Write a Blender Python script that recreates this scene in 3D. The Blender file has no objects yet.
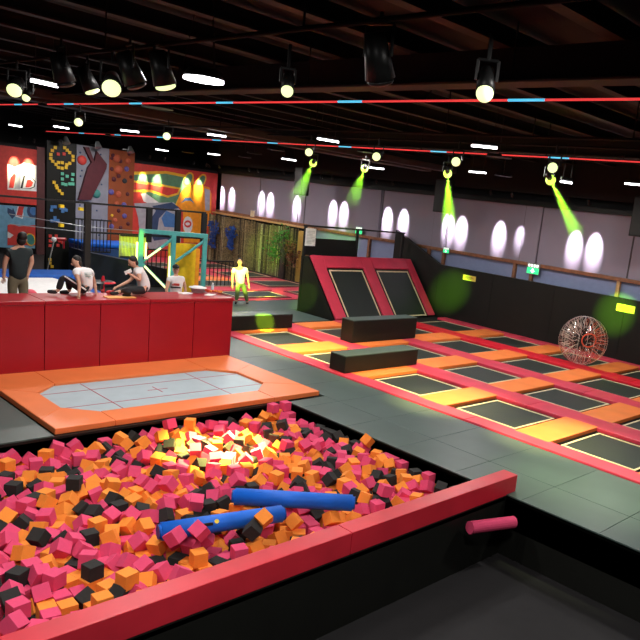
import bpy, bmesh, math, random
from mathutils import Vector, Matrix, Quaternion, Euler
random.seed(11)
DATA={'blocks': [('yellow', 10.9, 4.44), ('yellow', 11.0, 4.56), ('yellow', 10.81, 4.29), ('yellow', 10.81, 4.15), ('yellow', 10.92, 4.06), ('yellow', 11.03, 3.96), ('yellow', 11.12, 3.86), ('yellow', 11.25, 3.85),
            ('yellow', 11.39, 3.89), ('yellow', 11.41, 4.0), ('yellow', 11.52, 4.06), ('yellow', 11.63, 4.19), ('yellow', 11.63, 4.33), ('yellow', 11.51, 4.45), ('yellow', 11.42, 4.52), ('yellow', 11.33, 4.6),
            ('yellow', 11.12, 4.04), ('yellow', 11.25, 4.05), ('yellow', 10.97, 3.31), ('yellow', 11.05, 3.19), ('yellow', 11.08, 3.12), ('yellow', 11.16, 3.02), ('yellow', 11.26, 2.93), ('red', 11.11, 4.34), ('red', 11.31, 4.37),
            ('mint', 11.26, 3.65), ('mint', 11.64, 3.67), ('mint', 11.43, 3.58), ('mint', 11.26, 3.46), ('mint', 11.62, 3.48), ('mint', 11.28, 3.29), ('mint', 11.39, 3.27), ('mint', 11.53, 3.31), ('mint', 11.64, 3.32),
            ('blue', 10.91, 2.41), ('blue', 11.02, 2.42), ('blue', 10.89, 2.29), ('blue', 11.22, 2.39), ('blue', 11.34, 2.37), ('blue', 11.29, 2.28), ('blue', 11.41, 2.33), ('blue', 11.01, 2.02), ('blue', 10.9, 1.9),
            ('blue', 11.01, 1.91), ('blue', 11.12, 1.92), ('red', 10.79, 1.33), ('red', 11.06, 1.34), ('red', 10.73, 1.15), ('red', 10.93, 1.16), ('red', 11.19, 1.17), ('red', 10.83, 0.98), ('red', 11.13, 1.0),
            ('red', 11.3, 1.11), ('yellow', 10.7, 0.45), ('yellow', 10.83, 0.32), ('yellow', 10.93, 0.19)],
 'cap': {'chest': (-16.3, 9.189, 1.506),
         'elL': (-16.2, 8.891, 1.324),
         'elR': (-16.3, 9.455, 1.33),
         'head': (-16.3, 9.175, 1.792),
         'neck': (-16.3, 9.181, 1.656),
         'pelvis': (-16.3, 9.208, 1.105),
         'shL': (-16.25, 8.985, 1.588),
         'shR': (-16.3, 9.36, 1.583),
         'waist': (-16.3, 9.199, 1.281),
         'wrL': (-16.1, 8.886, 1.094),
         'wrR': (-16.2, 9.41, 1.094)},
 'dots': [(11.91, 4.5), (11.93, 3.64), (12.03, 3.34), (11.93, 2.56), (12.01, 2.0), (11.91, 1.57), (12.24, 4.47), (12.54, 4.02), (12.29, 3.68), (12.13, 3.07), (11.98, 3.85), (12.67, 4.53), (12.73, 3.41), (12.57, 2.4),
          (12.76, 2.05), (12.67, 1.46), (12.69, 3.69), (12.48, 3.39)],
 'graf1': [('white', [(11.34, 3.74), (11.62, 3.64), (11.97, 3.86), (12.54, 3.8), (12.55, 2.7), (11.34, 2.67)]), ('grey', [(11.65, 3.59), (11.87, 3.62), (11.83, 2.75), (11.6, 2.72)]),
           ('red', [(11.39, 2.75), (11.46, 3.17), (11.6, 3.39), (11.66, 3.28), (11.57, 2.75)]), ('black', [(11.84, 2.77), (11.97, 3.32), (12.24, 3.34), (12.46, 3.13), (12.42, 2.88), (12.24, 2.78)]),
           ('white', [(11.93, 2.78), (12.03, 3.29), (12.24, 3.31), (12.42, 3.11), (12.38, 2.9), (12.22, 2.81)]), ('red', [(12.04, 2.83), (12.11, 3.15), (12.24, 3.18), (12.36, 3.08), (12.29, 2.9), (12.17, 2.84)])],
 'graf2': [('navy', [(11.34, 2.36), (11.52, 2.35), (11.67, 1.62), (11.52, 1.44), (11.33, 1.7)]), ('sky', [(11.34, 2.28), (11.59, 2.3), (11.52, 1.82), (11.33, 1.91)]),
           ('white', [(11.74, 2.26), (12.06, 2.26), (11.93, 1.47), (11.64, 1.56)]), ('red', [(11.78, 2.21), (12.01, 2.2), (11.89, 1.53), (11.69, 1.61)]),
           ('sky', [(12.76, 1.89), (12.71, 1.64), (12.55, 1.45), (12.35, 1.38), (12.14, 1.43), (12.0, 1.59), (11.94, 1.82), (12.0, 2.06), (12.14, 2.25), (12.35, 2.33), (12.55, 2.28), (12.7, 2.12)]),
           ('navy', [(12.63, 1.88), (12.59, 1.71), (12.5, 1.58), (12.36, 1.53), (12.23, 1.56), (12.13, 1.68), (12.1, 1.84), (12.13, 2.0), (12.23, 2.13), (12.36, 2.18), (12.49, 2.15), (12.59, 2.04)]),
           ('blue', [(12.53, 1.87), (12.51, 1.77), (12.45, 1.69), (12.37, 1.66), (12.3, 1.68), (12.24, 1.75), (12.22, 1.84), (12.24, 1.94), (12.3, 2.02), (12.37, 2.05), (12.45, 2.03), (12.51, 1.96)]),
           ('red', [(11.33, 1.17), (11.52, 1.23), (11.77, 1.14), (12.48, 1.24), (12.46, 0.35), (11.33, 0.31)]), ('white', [(11.33, 0.9), (11.57, 0.75), (11.42, 0.61), (11.33, 0.63)]),
           ('yellow', [(12.45, 0.67), (12.46, 0.52), (12.42, 0.4), (12.33, 0.32), (12.22, 0.32), (12.12, 0.39), (12.05, 0.52), (12.04, 0.66), (12.08, 0.79), (12.17, 0.86), (12.28, 0.86), (12.38, 0.79)]),
           ('teal', [(12.41, 0.65), (12.42, 0.53), (12.39, 0.42), (12.32, 0.36), (12.23, 0.37), (12.15, 0.43), (12.09, 0.53), (12.08, 0.66), (12.11, 0.76), (12.18, 0.82), (12.27, 0.82), (12.35, 0.76)])],
 'man': {'chest': (-15.8, 5.441, 2.131),
         'elL': (-15.8, 5.183, 1.932),
         'elR': (-15.8, 5.686, 1.964),
         'head': (-15.8, 5.497, 2.426),
         'neck': (-15.8, 5.469, 2.284),
         'pelvis': (-15.8, 5.422, 1.631),
         'shL': (-15.8, 5.256, 2.175),
         'shR': (-15.8, 5.638, 2.199),
         'waist': (-15.8, 5.422, 1.836),
         'wrL': (-15.8, 5.164, 1.69),
         'wrR': (-15.75, 5.602, 1.743)},
 'maroon': [(11.82, 2.76), (12.15, 3.98), (12.28, 4.19), (12.0, 4.72), (12.17, 4.73), (12.38, 4.23), (12.47, 4.63), (12.86, 4.2), (12.84, 4.03), (12.28, 2.79)],
 'mural': [('yellow', [(16.82, 4.04), (18.49, 4.27), (19.61, 4.2), (20.04, 4.04), (20.09, 3.59), (19.46, 3.2), (19.1, 2.54), (18.79, 2.16), (17.97, 2.47), (16.83, 3.58)]),
           ('green', [(16.82, 3.9), (18.5, 4.14), (19.52, 4.07), (19.94, 3.95), (19.96, 3.67), (19.35, 3.33), (19.05, 2.65), (18.83, 2.27), (18.07, 2.58), (16.83, 3.69)]),
           ('yellow', [(16.88, 3.64), (18.02, 3.62), (19.32, 3.53), (19.23, 3.2), (18.65, 2.98), (17.7, 3.17), (16.85, 3.09)]),
           ('red', [(16.88, 3.55), (18.03, 3.52), (19.22, 3.45), (19.14, 3.26), (18.64, 3.08), (17.75, 3.28), (16.85, 3.2)]),
           ('yellow', [(19.98, 3.93), (19.88, 3.76), (19.73, 3.66), (19.58, 3.64), (19.48, 3.73), (19.44, 3.88), (19.48, 4.07), (19.58, 4.24), (19.73, 4.35), (19.87, 4.36), (19.98, 4.28), (20.02, 4.12)]),
           ('green', [(19.91, 3.96), (19.82, 3.82), (19.72, 3.73), (19.61, 3.71), (19.54, 3.78), (19.52, 3.9), (19.55, 4.05), (19.63, 4.19), (19.74, 4.27), (19.84, 4.29), (19.92, 4.23), (19.94, 4.11)]),
           ('yellow', [(20.68, 3.9), (20.55, 3.72), (20.39, 3.62), (20.25, 3.61), (20.16, 3.71), (20.15, 3.87), (20.21, 4.07), (20.34, 4.24), (20.5, 4.35), (20.64, 4.36), (20.73, 4.26), (20.74, 4.1)]),
           ('green', [(20.6, 3.93), (20.5, 3.78), (20.38, 3.7), (20.28, 3.68), (20.23, 3.75), (20.23, 3.88), (20.29, 4.04), (20.39, 4.18), (20.5, 4.27), (20.6, 4.28), (20.66, 4.22), (20.66, 4.09)]),
           ('orange', [(19.15, 2.65), (19.27, 3.23), (19.54, 3.58), (19.95, 3.76), (20.38, 3.79), (20.93, 3.72), (21.08, 3.4), (21.12, 2.42), (20.77, 0.83), (19.63, 0.78), (19.5, 2.4)]),
           ('grey', [(20.66, 3.64), (20.99, 3.58), (21.02, 2.52), (20.76, 2.5)]), ('blue', [(19.37, 2.77), (19.57, 3.05), (19.88, 3.09), (20.11, 2.81), (19.89, 2.94), (19.63, 2.92)]),
           ('white', [(17.23, 3.04), (17.46, 3.1), (18.16, 2.71), (17.73, 2.58), (17.38, 2.69)]), ('grey', [(16.91, 2.56), (18.96, 2.78), (19.37, 2.39), (19.45, 0.77), (17.81, 0.33), (17.25, 1.04), (17.13, 1.86)]),
           ('navy', [(17.83, 2.5), (18.86, 2.77), (19.3, 2.53), (18.58, 2.33), (18.21, 1.93), (18.13, 1.09), (17.69, 1.07), (17.76, 1.81), (18.03, 2.29)]),
           ('blue', [(18.58, 2.33), (19.04, 2.18), (19.13, 1.52), (18.51, 1.53), (18.34, 1.94)]), ('navy', [(17.78, 1.21), (19.14, 1.24), (19.11, 0.76), (18.64, 0.92), (17.99, 0.8)]),
           ('white', [(20.07, 1.72), (20.05, 1.5), (19.96, 1.33), (19.82, 1.26), (19.68, 1.31), (19.57, 1.47), (19.52, 1.69), (19.55, 1.91), (19.64, 2.08), (19.77, 2.14), (19.92, 2.09), (20.03, 1.94)]),
           ('red', [(20.01, 1.77), (19.98, 1.67), (19.91, 1.59), (19.81, 1.56), (19.7, 1.58), (19.62, 1.64), (19.58, 1.74), (19.61, 1.84), (19.68, 1.91), (19.79, 1.94), (19.89, 1.92), (19.97, 1.86)]),
           ('white', [(19.91, 1.76), (19.9, 1.72), (19.85, 1.69), (19.79, 1.67), (19.72, 1.68), (19.68, 1.71), (19.66, 1.74), (19.67, 1.78), (19.72, 1.81), (19.78, 1.83), (19.84, 1.82), (19.89, 1.8)])],
 'ohold': [('maroon', 0.1, 13.15, 4.56), ('rust', 0.2, 13.3, 4.47), ('maroon', 0.1, 13.45, 4.38), ('rust', 0.15, 13.75, 4.42), ('maroon', 0.1, 13.11, 4.04), ('rust', 0.22, 13.37, 4.04), ('purple', 0.13, 13.7, 4.11),
           ('maroon', 0.12, 13.21, 3.66), ('maroon', 0.11, 13.39, 3.8), ('black', 0.13, 13.64, 3.64), ('purple', 0.15, 13.11, 3.16), ('rust', 0.16, 13.4, 3.1), ('maroon', 0.1, 13.77, 3.14), ('purple', 0.13, 13.64, 2.71),
           ('rust', 0.12, 13.35, 2.73), ('maroon', 0.09, 13.08, 4.44), ('maroon', 0.09, 13.89, 3.82), ('yellow', 0.07, 13.17, 2.26), ('purple', 0.13, 13.67, 2.27), ('maroon', 0.1, 13.43, 2.46), ('purple', 0.13, 13.16, 1.82),
           ('maroon', 0.1, 13.53, 1.8), ('maroon', 0.1, 13.83, 1.97), ('maroon', 0.08, 13.78, 4.68), ('rust', 0.12, 13.29, 2.08)],
 'rounds': [('red', 0.3, 11.97, 4.23), ('teal', 0.28, 12.54, 3.04)],
 'sitA': {'anL': (-14.75, 5.791, 1.534),
          'anR': (-14.95, 6.102, 1.499),
          'chest': (-14.8, 6.291, 1.892),
          'elL': (-14.5, 6.099, 1.734),
          'elR': (-15.05, 6.637, 1.648),
          'head': (-14.85, 6.18, 2.106),
          'hipL': (-14.7, 6.275, 1.559),
          'hipR': (-14.92, 6.369, 1.523),
          'knL': (-14.72, 5.87, 1.829),
          'knR': (-14.95, 6.05, 1.745),
          'neck': (-14.82, 6.219, 2.0),
          'pelvis': (-14.8, 6.367, 1.563),
          'shL': (-14.62, 6.068, 1.956),
          'shR': (-15.0, 6.528, 1.897),
          'waist': (-14.8, 6.344, 1.728),
          'wrL': (-14.42, 6.06, 1.516),
          'wrR': (-14.95, 6.639, 1.453)},
 'sitB': {'anL': (-14.45, 7.158, 1.521),
          'anR': (-14.62, 6.961, 1.526),
          'chest': (-14.7, 7.444, 1.921),
          'elL': (-14.42, 7.319, 1.802),
          'elR': (-14.9, 7.317, 1.716),
          'head': (-14.7, 7.282, 2.153),
          'hipL': (-14.6, 7.474, 1.569),
          'hipR': (-14.8, 7.576, 1.536),
          'knL': (-14.42, 6.927, 1.601),
          'knR': (-14.95, 7.224, 1.578),
          'neck': (-14.7, 7.362, 2.038),
          'pelvis': (-14.7, 7.558, 1.574),
          'shL': (-14.5, 7.297, 2.001),
          'shR': (-14.9, 7.521, 1.957),
          'waist': (-14.7, 7.54, 1.748),
          'wrL': (-14.5, 7.181, 1.894),
          'wrR': (-14.8, 7.021, 1.614)},
 'standing': {'anL': (-21.1, 14.189, 0.082),
              'anR': (-21.1, 14.65, 0.038),
              'chest': (-21.1, 14.259, 1.163),
              'elL': (-21.1, 13.978, 0.918),
              'elR': (-21.1, 14.602, 0.923),
              'head': (-21.1, 14.239, 1.439),
              'hipL': (-21.1, 14.215, 0.677),
              'hipR': (-21.1, 14.417, 0.677),
              'knL': (-21.05, 14.184, 0.371),
              'knR': (-21.05, 14.508, 0.368),
              'neck': (-21.1, 14.249, 1.301),
              'pelvis': (-21.1, 14.313, 0.712),
              'shL': (-21.1, 14.026, 1.194),
              'shR': (-21.1, 14.499, 1.201),
              'waist': (-21.1, 14.28, 0.886),
              'wrL': (-21.0, 13.931, 0.658),
              'wrR': (-21.0, 14.594, 0.675)}}

CUBES=[
(-7157,3951,-218,88,-88,16,-16),(-6653,4187,-218,57,-57,69,-69),(-7355,3837,-224,19,41,2,119),(-7131,4148,-174,29,-92,-83,-4),(-6774,5647,-218,59,59,68,68),(-6946,4253,-218,127,0,0,-2),(-8928,3394,-218,124,0,0,27),(-7004,4475,-218,101,0,0,-77),
(-8992,3178,-218,77,-77,46,-46),(-9027,3777,-53,81,-39,81,39),(-7851,3932,-246,51,-38,-97,52),(-8347,4730,-53,31,-84,-31,-84),(-7772,3433,-218,64,-63,64,63),(-7640,4731,-53,74,74,50,50),(-7661,4043,-218,82,82,-36,-36),(-7621,3606,-217,69,-24,18,-102),
(-7326,5352,-218,81,-38,-81,-38),(-7391,5690,-203,67,-73,46,65),(-8020,3635,-218,0,8,-127,0),(-7858,4422,-231,52,3,66,-95),(-6572,6117,-218,62,62,65,65),(-6965,5042,-253,75,-40,94,-7),(-7529,5278,-218,0,-60,-112,0),(-6485,4617,-218,55,-71,-55,-71),
(-8139,3854,-218,12,-89,-12,-89),(-9593,3238,-218,82,-37,-82,-37),(-8747,3534,-289,47,-6,-111,40),(-6581,7125,-53,126,0,0,-17),(-8864,4202,-126,51,-79,-62,-59),(-8880,3648,-220,111,35,-17,48),(-6900,5275,-279,16,-65,-90,60),(-8017,4516,-165,95,66,37,-38),
(-7222,4715,-211,4,86,-3,93),(-8552,3249,-230,63,29,-101,-33),(-7100,5763,-218,0,-68,107,0),(-8068,5630,-98,63,-89,48,43),(-7885,4224,-218,69,-69,-57,57),(-8329,3736,-218,64,63,64,-63),(-8110,6346,-210,88,-89,-10,18),(-7011,6474,-199,73,-86,-46,-37),
(-10637,4178,-168,83,-35,-35,-83),(-7096,6020,-264,3,-114,14,-54),(-10094,5564,-55,22,8,4,-125),(-7774,4984,-218,0,-94,-85,0),(-7769,5243,-243,86,-63,68,-14),(-10278,3759,-218,126,0,0,-15),(-7478,4546,-218,0,-127,2,0),(-6505,6910,-218,8,-89,8,89),
(-7988,4026,-183,111,35,-46,21),(-10204,4323,-218,70,57,-70,57),(-6723,5362,-349,114,-2,56,4),(-9117,4622,-131,25,61,26,106),(-8329,4047,-218,9,0,0,-127),(-7886,5412,-188,30,80,94,8),(-10591,5975,-53,4,4,-90,-90),(-6804,6954,-218,88,16,-88,16),
(-6541,4873,-263,11,-107,-12,67),(-6957,4104,-383,108,0,0,-67),(-9433,3720,-218,80,-40,80,40),(-8602,3717,-272,66,-45,-6,99),(-10634,4455,-181,87,23,87,23),(-8862,4004,-236,94,-26,-22,-79),(-7622,6986,-218,83,35,-83,35),(-8771,4592,-141,27,-92,78,28),
(-8668,5616,-224,13,10,-93,85),(-7221,4541,-218,81,0,0,-97),(-8790,5424,-264,119,44,-8,0),(-6962,6907,-218,74,-51,-74,-51),(-8380,4271,-218,122,0,0,35),(-10137,5275,-123,20,-54,-107,38),(-8529,4621,-151,21,-20,-64,-106),(-7951,5791,-217,2,82,-97,2),
(-9297,5691,-53,24,-24,-87,87),(-8518,4075,-180,42,90,-19,-77),(-6904,6159,-302,34,-7,-121,-18),(-8309,8402,-53,0,-2,-127,0),(-10554,4001,-226,49,117,2,-3),(-10204,4537,-233,18,-116,38,29),(-6590,6691,-261,19,-38,110,48),(-8652,7312,-53,85,29,-85,29),
(-6603,8086,-217,29,-29,85,-85),(-7377,7059,-218,93,0,0,-87),(-9079,5656,-218,111,0,0,-62),(-7992,5206,-218,59,-68,59,68),(-10490,6292,-51,2,-49,117,-1),(-8182,3540,-255,33,-81,-37,84),(-7293,6205,-218,0,5,127,0),(-9152,5026,-218,90,4,90,-4),
(-6759,7939,-246,3,89,66,-62),(-9736,5104,-197,53,-13,-37,-108),(-7312,4937,-297,52,-102,27,-47),(-10258,3971,-285,26,110,13,56),(-8105,6016,-203,22,36,31,-116),(-7669,4583,-218,90,-90,1,-1),(-8777,3143,-268,44,85,-2,84),(-8681,5186,-209,20,48,-102,55),
(-8055,6692,-223,10,-117,17,46),(-9011,3835,-218,49,-75,49,75),(-9852,3533,-241,20,17,-124,10),(-10255,7448,-218,0,-121,-38,0),(-7410,6044,-218,127,0,0,-1),(-10333,4642,-177,30,-115,42,16),(-6859,8403,-218,0,0,0,127),(-9672,7611,-53,82,38,82,-38),
(-9041,5886,-150,40,-76,81,-46),(-7525,5017,-285,46,-21,-52,104),(-9053,6663,-211,28,-5,75,-99),(-8369,6327,-189,37,114,-11,39),(-7878,5974,-288,75,7,-52,-88),(-7362,7749,-244,92,-48,66,-33),(-8890,6330,-200,53,-31,110,-17),(-10624,8110,-53,90,-90,-7,7),
(-9677,3650,-218,80,40,80,-40),(-9073,7268,-180,65,-52,-8,96),(-8670,5978,-218,58,69,58,-69),(-7564,8228,-218,9,-9,-89,89),(-9598,5247,-218,0,121,-37,0),(-8929,5092,-215,45,-76,52,75),(-7045,4923,-369,113,53,-6,-24),(-9880,6655,-183,2,-65,62,-90),
(-10631,3573,-187,87,24,-24,87),(-10338,6785,-236,79,-86,-33,-36),(-7388,5878,-218,127,0,0,0),(-10638,5147,-187,85,28,28,-85),(-10637,8407,-53,0,0,0,127),(-9015,5290,-207,82,-42,-3,88),(-9723,6336,-218,51,51,-74,-74),(-8233,6963,-218,0,38,-121,0),
(-10440,5168,-216,37,12,115,38),(-8273,6568,-218,0,-83,96,0),(-7722,7874,-161,56,-66,22,-90),(-9765,5529,-100,39,104,52,-33),(-7498,3552,-327,7,-95,49,-68),(-9273,4518,-165,68,79,67,-27),(-8021,4843,-218,90,-90,-6,6),(-6845,4502,-383,37,37,82,82),
(-6769,5953,-383,69,-57,69,57),(-6726,7710,-313,18,-46,-115,24),(-8846,5933,-218,5,-5,-90,90),(-7088,6247,-276,99,69,28,-26),(-10637,6797,-218,127,0,0,0),(-9966,5108,-206,22,-54,-58,97),(-9040,4039,-218,67,-59,-67,-59),(-6618,4409,-383,0,-101,77,0),
(-9150,3468,-218,77,46,77,-46),(-8404,3528,-325,22,41,-38,112),(-9525,3494,-237,52,72,44,79),(-7457,8403,-218,62,-65,-62,-65),(-7438,4372,-260,80,83,-42,32),(-7162,6982,-218,31,-32,84,-84),(-7179,7846,-266,70,-3,-106,6),(-10624,5374,-193,82,36,-82,-36),
(-10443,3434,-218,74,0,0,103),(-6972,7993,-211,87,-28,-85,-22),(-9977,4351,-258,116,-21,-25,-39),(-9343,3516,-218,68,59,-68,59),(-7571,7764,-224,57,42,-26,102),(-7243,7435,-251,17,-49,-44,107),(-8219,5259,-212,2,-53,-115,4),(-6892,6410,-308,110,-19,-56,25),
(-10614,3794,-255,47,77,17,88),(-9674,6740,-218,32,-32,-84,84),(-9050,8400,-218,90,0,0,90),(-9398,4298,-218,0,-126,-15,0),(-8692,4072,-218,19,0,0,-126),(-7064,8314,-218,75,0,0,-102),(-6546,6509,-330,14,114,-33,-44),(-8812,4383,-206,7,126,14,-5),
(-8300,4537,-218,24,0,0,-125),(-8076,4214,-218,69,69,-57,-57),(-7805,7469,-217,0,-110,-64,0),(-8263,3327,-349,40,15,42,112),(-6956,4648,-406,49,-109,43,-6),(-9882,3755,-218,37,0,0,122),(-6876,4859,-383,70,-70,-57,57),(-7798,6683,-253,53,-1,-62,-97),
(-8457,5975,-218,43,79,-43,79),(-6636,5159,-383,84,-33,-84,-33),(-7280,6467,-273,96,53,-32,55),(-7029,3887,-383,89,10,89,-10),(-9563,4634,-204,12,18,-118,-41),(-8604,6143,-218,74,-74,-51,51),(-6436,8221,-227,29,-46,4,-115),(-7895,6866,-249,69,91,10,55),
(-7796,7048,-218,50,0,0,117),(-10274,5991,-218,89,-89,9,-9),(-7033,5676,-383,0,-126,12,0),(-9833,4497,-253,3,22,-30,-121),(-10068,5397,-226,114,-12,41,37),(-7965,5569,-219,108,-17,64,-4),(-7753,5704,-307,90,60,13,-65),(-7083,5466,-337,67,-4,-83,69),
(-8579,4264,-217,13,-89,-14,-89),(-7673,3845,-383,89,15,89,-15),(-10634,7897,-225,9,89,-89,9),(-8871,5754,-218,21,0,0,125),(-8645,4425,-223,8,-93,-20,-83),(-8164,4664,-218,104,0,0,-73),(-8121,5030,-221,10,-3,-85,93),(-9195,3671,-264,94,-45,72,-1),
(-7704,4244,-383,90,90,-2,-2),(-10634,6598,-251,0,0,46,-118),(-7717,8076,-218,1,-1,-90,90),(-7917,6346,-327,3,-95,57,62),(-9517,6966,-210,106,65,22,12),(-10426,8237,-218,3,90,-3,90),(-9771,7405,-218,12,-89,12,89),(-7582,7472,-272,103,47,-22,53),
(-10404,7365,-218,45,45,78,78),(-9793,5384,-183,118,46,-5,-14),(-9491,6068,-211,100,-34,-18,-68),(-10472,4209,-353,110,64,0,0),(-9083,3316,-218,77,-77,46,-46),(-7469,3811,-348,0,119,-15,-41),(-8650,3009,-281,78,-1,81,-59),(-7749,3244,-218,13,13,-89,-89),
(-6551,7106,-218,0,90,0,90),(-9213,5232,-218,88,0,0,92),(-8204,4858,-218,68,59,-68,59),(-10018,6184,-218,73,52,73,-52),(-9457,7269,-193,3,-59,-110,23),(-9414,5315,-218,0,58,113,0),(-7154,4148,-383,17,-17,-88,88),(-10638,4905,-218,63,64,-63,-64),
(-9950,4043,-303,78,-10,-74,67),(-8199,8098,-196,116,-34,-35,15),(-7807,3712,-258,86,65,-60,29),(-7529,7257,-218,27,86,27,-86),(-7216,8148,-240,56,-28,-51,-98),(-7191,4327,-252,93,27,-69,-44),(-7559,6392,-218,82,-36,-82,-36),(-9790,4732,-221,8,27,-120,29),
(-8146,4399,-224,36,-27,116,25),(-10369,7088,-246,29,22,-117,-32),(-9320,7037,-228,32,-63,74,-75),(-6660,5651,-383,81,39,-81,39),(-9442,5581,-218,4,4,-90,-90),(-8465,3347,-383,79,43,-79,43),(-6665,4569,-383,54,72,-54,72),(-6815,5077,-383,89,14,-89,14),
(-9731,6962,-218,3,-3,-90,90),(-8339,3083,-252,110,23,51,31),(-10444,4814,-231,57,8,-97,-59),(-9588,4257,-218,58,58,68,68),(-6814,5563,-383,81,-39,81,39),(-6952,6759,-383,66,-66,61,-61),(-7227,3812,-383,88,-88,16,-16),(-7563,5654,-289,27,-98,-55,52),
(-9585,3808,-218,0,50,-117,0),(-8317,7348,-283,60,-87,2,71),(-7985,7543,-218,121,0,0,37),(-7732,6458,-218,32,32,84,84),(-9417,4115,-225,23,-76,-97,18),(-8043,7292,-242,57,58,91,34),(-8155,7476,-218,35,35,83,83),(-7681,7166,-218,0,-117,50,0),
(-8474,4473,-257,98,41,-69,-9),(-8630,3469,-386,46,-103,-59,5),(-10637,8078,-218,0,0,127,0),(-9215,4106,-218,6,-6,90,-90),(-8032,8377,-218,107,0,0,-69),(-8471,6643,-218,111,0,0,-62),(-9750,6140,-224,26,122,-19,-17),(-9218,6829,-203,65,19,-106,-16),
(-8833,7665,-218,8,8,89,89),(-6571,7390,-292,52,-8,43,107),(-7256,5617,-357,107,44,36,37),(-6862,7807,-295,60,46,-101,16),(-9225,6611,-218,77,53,69,-53),(-7919,7950,-164,31,-63,96,45),(-6790,4143,-383,69,0,0,107),(-8727,2867,-191,113,22,39,36),
(-6806,3623,-221,10,-4,-64,-109),(-8672,7551,-272,88,-35,28,79),(-9867,4908,-266,107,-35,-23,-54),(-9249,5451,-243,35,62,-101,-29),(-8622,6533,-218,34,34,83,83),(-10301,3584,-383,63,64,-63,64),(-10076,4866,-261,64,14,87,-66),(-8928,7873,-218,63,-63,-64,64),
(-9234,7178,-257,111,-28,-52,-14),(-9729,5002,-336,20,17,-113,-51),(-8450,6978,-218,44,78,44,-78),(-8401,8036,-215,66,1,2,108),(-8002,7020,-244,29,95,-39,69),(-6997,7076,-218,51,51,74,74),(-10637,4300,-280,35,83,-83,35),(-8275,6764,-231,22,48,78,-85),
(-6575,5881,-383,64,-64,-63,63),(-9773,3363,-279,61,4,-109,22),(-9386,7966,-218,74,-51,74,51),(-9186,4349,-218,87,23,-87,23),(-9026,6085,-218,34,83,-34,83),(-9582,6494,-252,31,51,-98,54),(-9218,6400,-248,98,-42,-69,-11),(-8485,3911,-278,99,-44,65,-14),
(-9586,5439,-218,0,121,-37,0),(-8531,6800,-218,78,-78,44,-44),(-10230,6151,-218,89,-89,9,-9),(-7727,7624,-258,50,99,51,33),(-7901,7717,-218,79,-79,-43,43),(-9428,7588,-200,12,33,-84,-89),(-10460,5666,-134,63,42,-27,98),(-10615,7497,-218,90,90,-3,-3),
(-8730,7899,-267,71,-46,-18,-93),(-8350,5417,-251,109,-4,-58,30),(-10003,5792,-206,66,39,-74,-69),(-9142,6208,-218,1,117,-49,1),(-6465,7712,-292,53,29,-50,-100),(-10636,7212,-234,35,-84,-34,82),(-9966,5992,-258,57,-20,-53,98),(-9649,5642,-218,47,0,0,-118),
(-10529,6965,-218,0,115,55,0),(-9079,8104,-218,66,-66,-60,60),(-8334,7578,-218,36,82,36,-82),(-7458,6215,-218,86,0,0,-93),(-6889,8172,-269,115,26,46,-3),(-10471,3635,-383,90,90,-1,-1),(-6929,5992,-382,12,0,0,126),(-9645,7891,-218,49,-75,-49,-75),
(-7719,4456,-383,69,57,-69,57),(-7462,7959,-264,66,61,11,90),(-9343,3298,-280,59,-25,-60,-91),(-7376,5116,-382,83,83,-35,-35),(-10159,7648,-252,53,-67,21,91),(-8992,5450,-254,7,41,-27,-117),(-8708,6722,-218,5,-5,90,-90),(-6788,6607,-383,61,66,-61,66),
(-9658,4048,-263,39,55,-10,-107),(-7392,4749,-237,33,78,22,92),(-9100,2976,-255,71,-67,7,-81),(-8470,7456,-284,115,34,10,-40),(-6742,6422,-385,121,-10,38,-2),(-9252,8141,-218,0,1,127,0),(-7714,6815,-383,83,-83,35,-35),(-9282,5655,-218,90,90,4,4),
(-8996,6854,-236,80,-93,2,-32),(-7660,4751,-218,2,90,-2,90),(-8691,5040,-293,82,-24,-73,58),(-8354,7112,-218,0,62,-111,0),(-9397,6495,-227,117,-32,-23,-28),(-8056,6137,-312,16,34,33,-117),(-9915,8250,-217,47,-35,-111,18),(-8842,4886,-236,45,-85,-64,-52),
(-8680,6933,-218,44,44,-78,-78),(-10465,6002,-222,85,1,-94,-2),(-9338,7446,-218,87,24,-87,24),(-10295,4857,-319,55,107,-30,29),(-10472,8407,-218,90,0,-90,0),(-9362,5065,-310,111,-31,49,-21),(-9959,3261,-217,111,0,0,-62),(-9299,3113,-310,57,12,111,20),
(-9022,4514,-244,18,119,-12,38),(-8194,7676,-218,82,37,-82,37),(-7622,6605,-357,4,-123,23,24),(-9215,8386,-218,63,-64,-63,63),(-8382,5043,-273,1,49,95,68),(-7126,7645,-300,9,25,34,-119),(-8581,8390,-218,89,89,8,8),(-9332,5876,-235,106,-42,13,53),
(-7000,7459,-291,12,-104,-44,57),(-7675,8408,-218,0,0,0,-127),(-6970,3512,-218,90,6,-90,6),(-10463,6344,-218,67,-60,-67,-60),(-9216,7921,-253,34,-67,97,33),(-7783,8242,-218,64,-63,-64,-63),(-9458,7811,-271,50,-15,82,82),(-10050,7524,-284,55,-4,-64,95),
(-8725,8241,-218,14,89,14,-89),(-10442,5041,-323,29,57,-98,50),(-8724,7250,-218,0,-90,0,-90),(-8597,8090,-218,65,62,65,-62),(-8892,8089,-255,46,118,-4,-10),(-9989,6828,-218,0,-9,-127,0),(-7974,3427,-277,33,14,117,-34),(-8067,7784,-218,0,-45,-119,0),
(-7149,4718,-430,73,-2,-70,-77),(-9592,4463,-273,95,29,30,-73),(-8575,7105,-218,86,25,86,-25),(-8315,7829,-218,28,85,-28,85),(-7112,6631,-262,17,108,24,59),(-10638,5571,-221,82,37,-82,-37),(-10468,6170,-217,62,-62,-65,-65),(-7639,6066,-297,35,43,56,-100),
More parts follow.
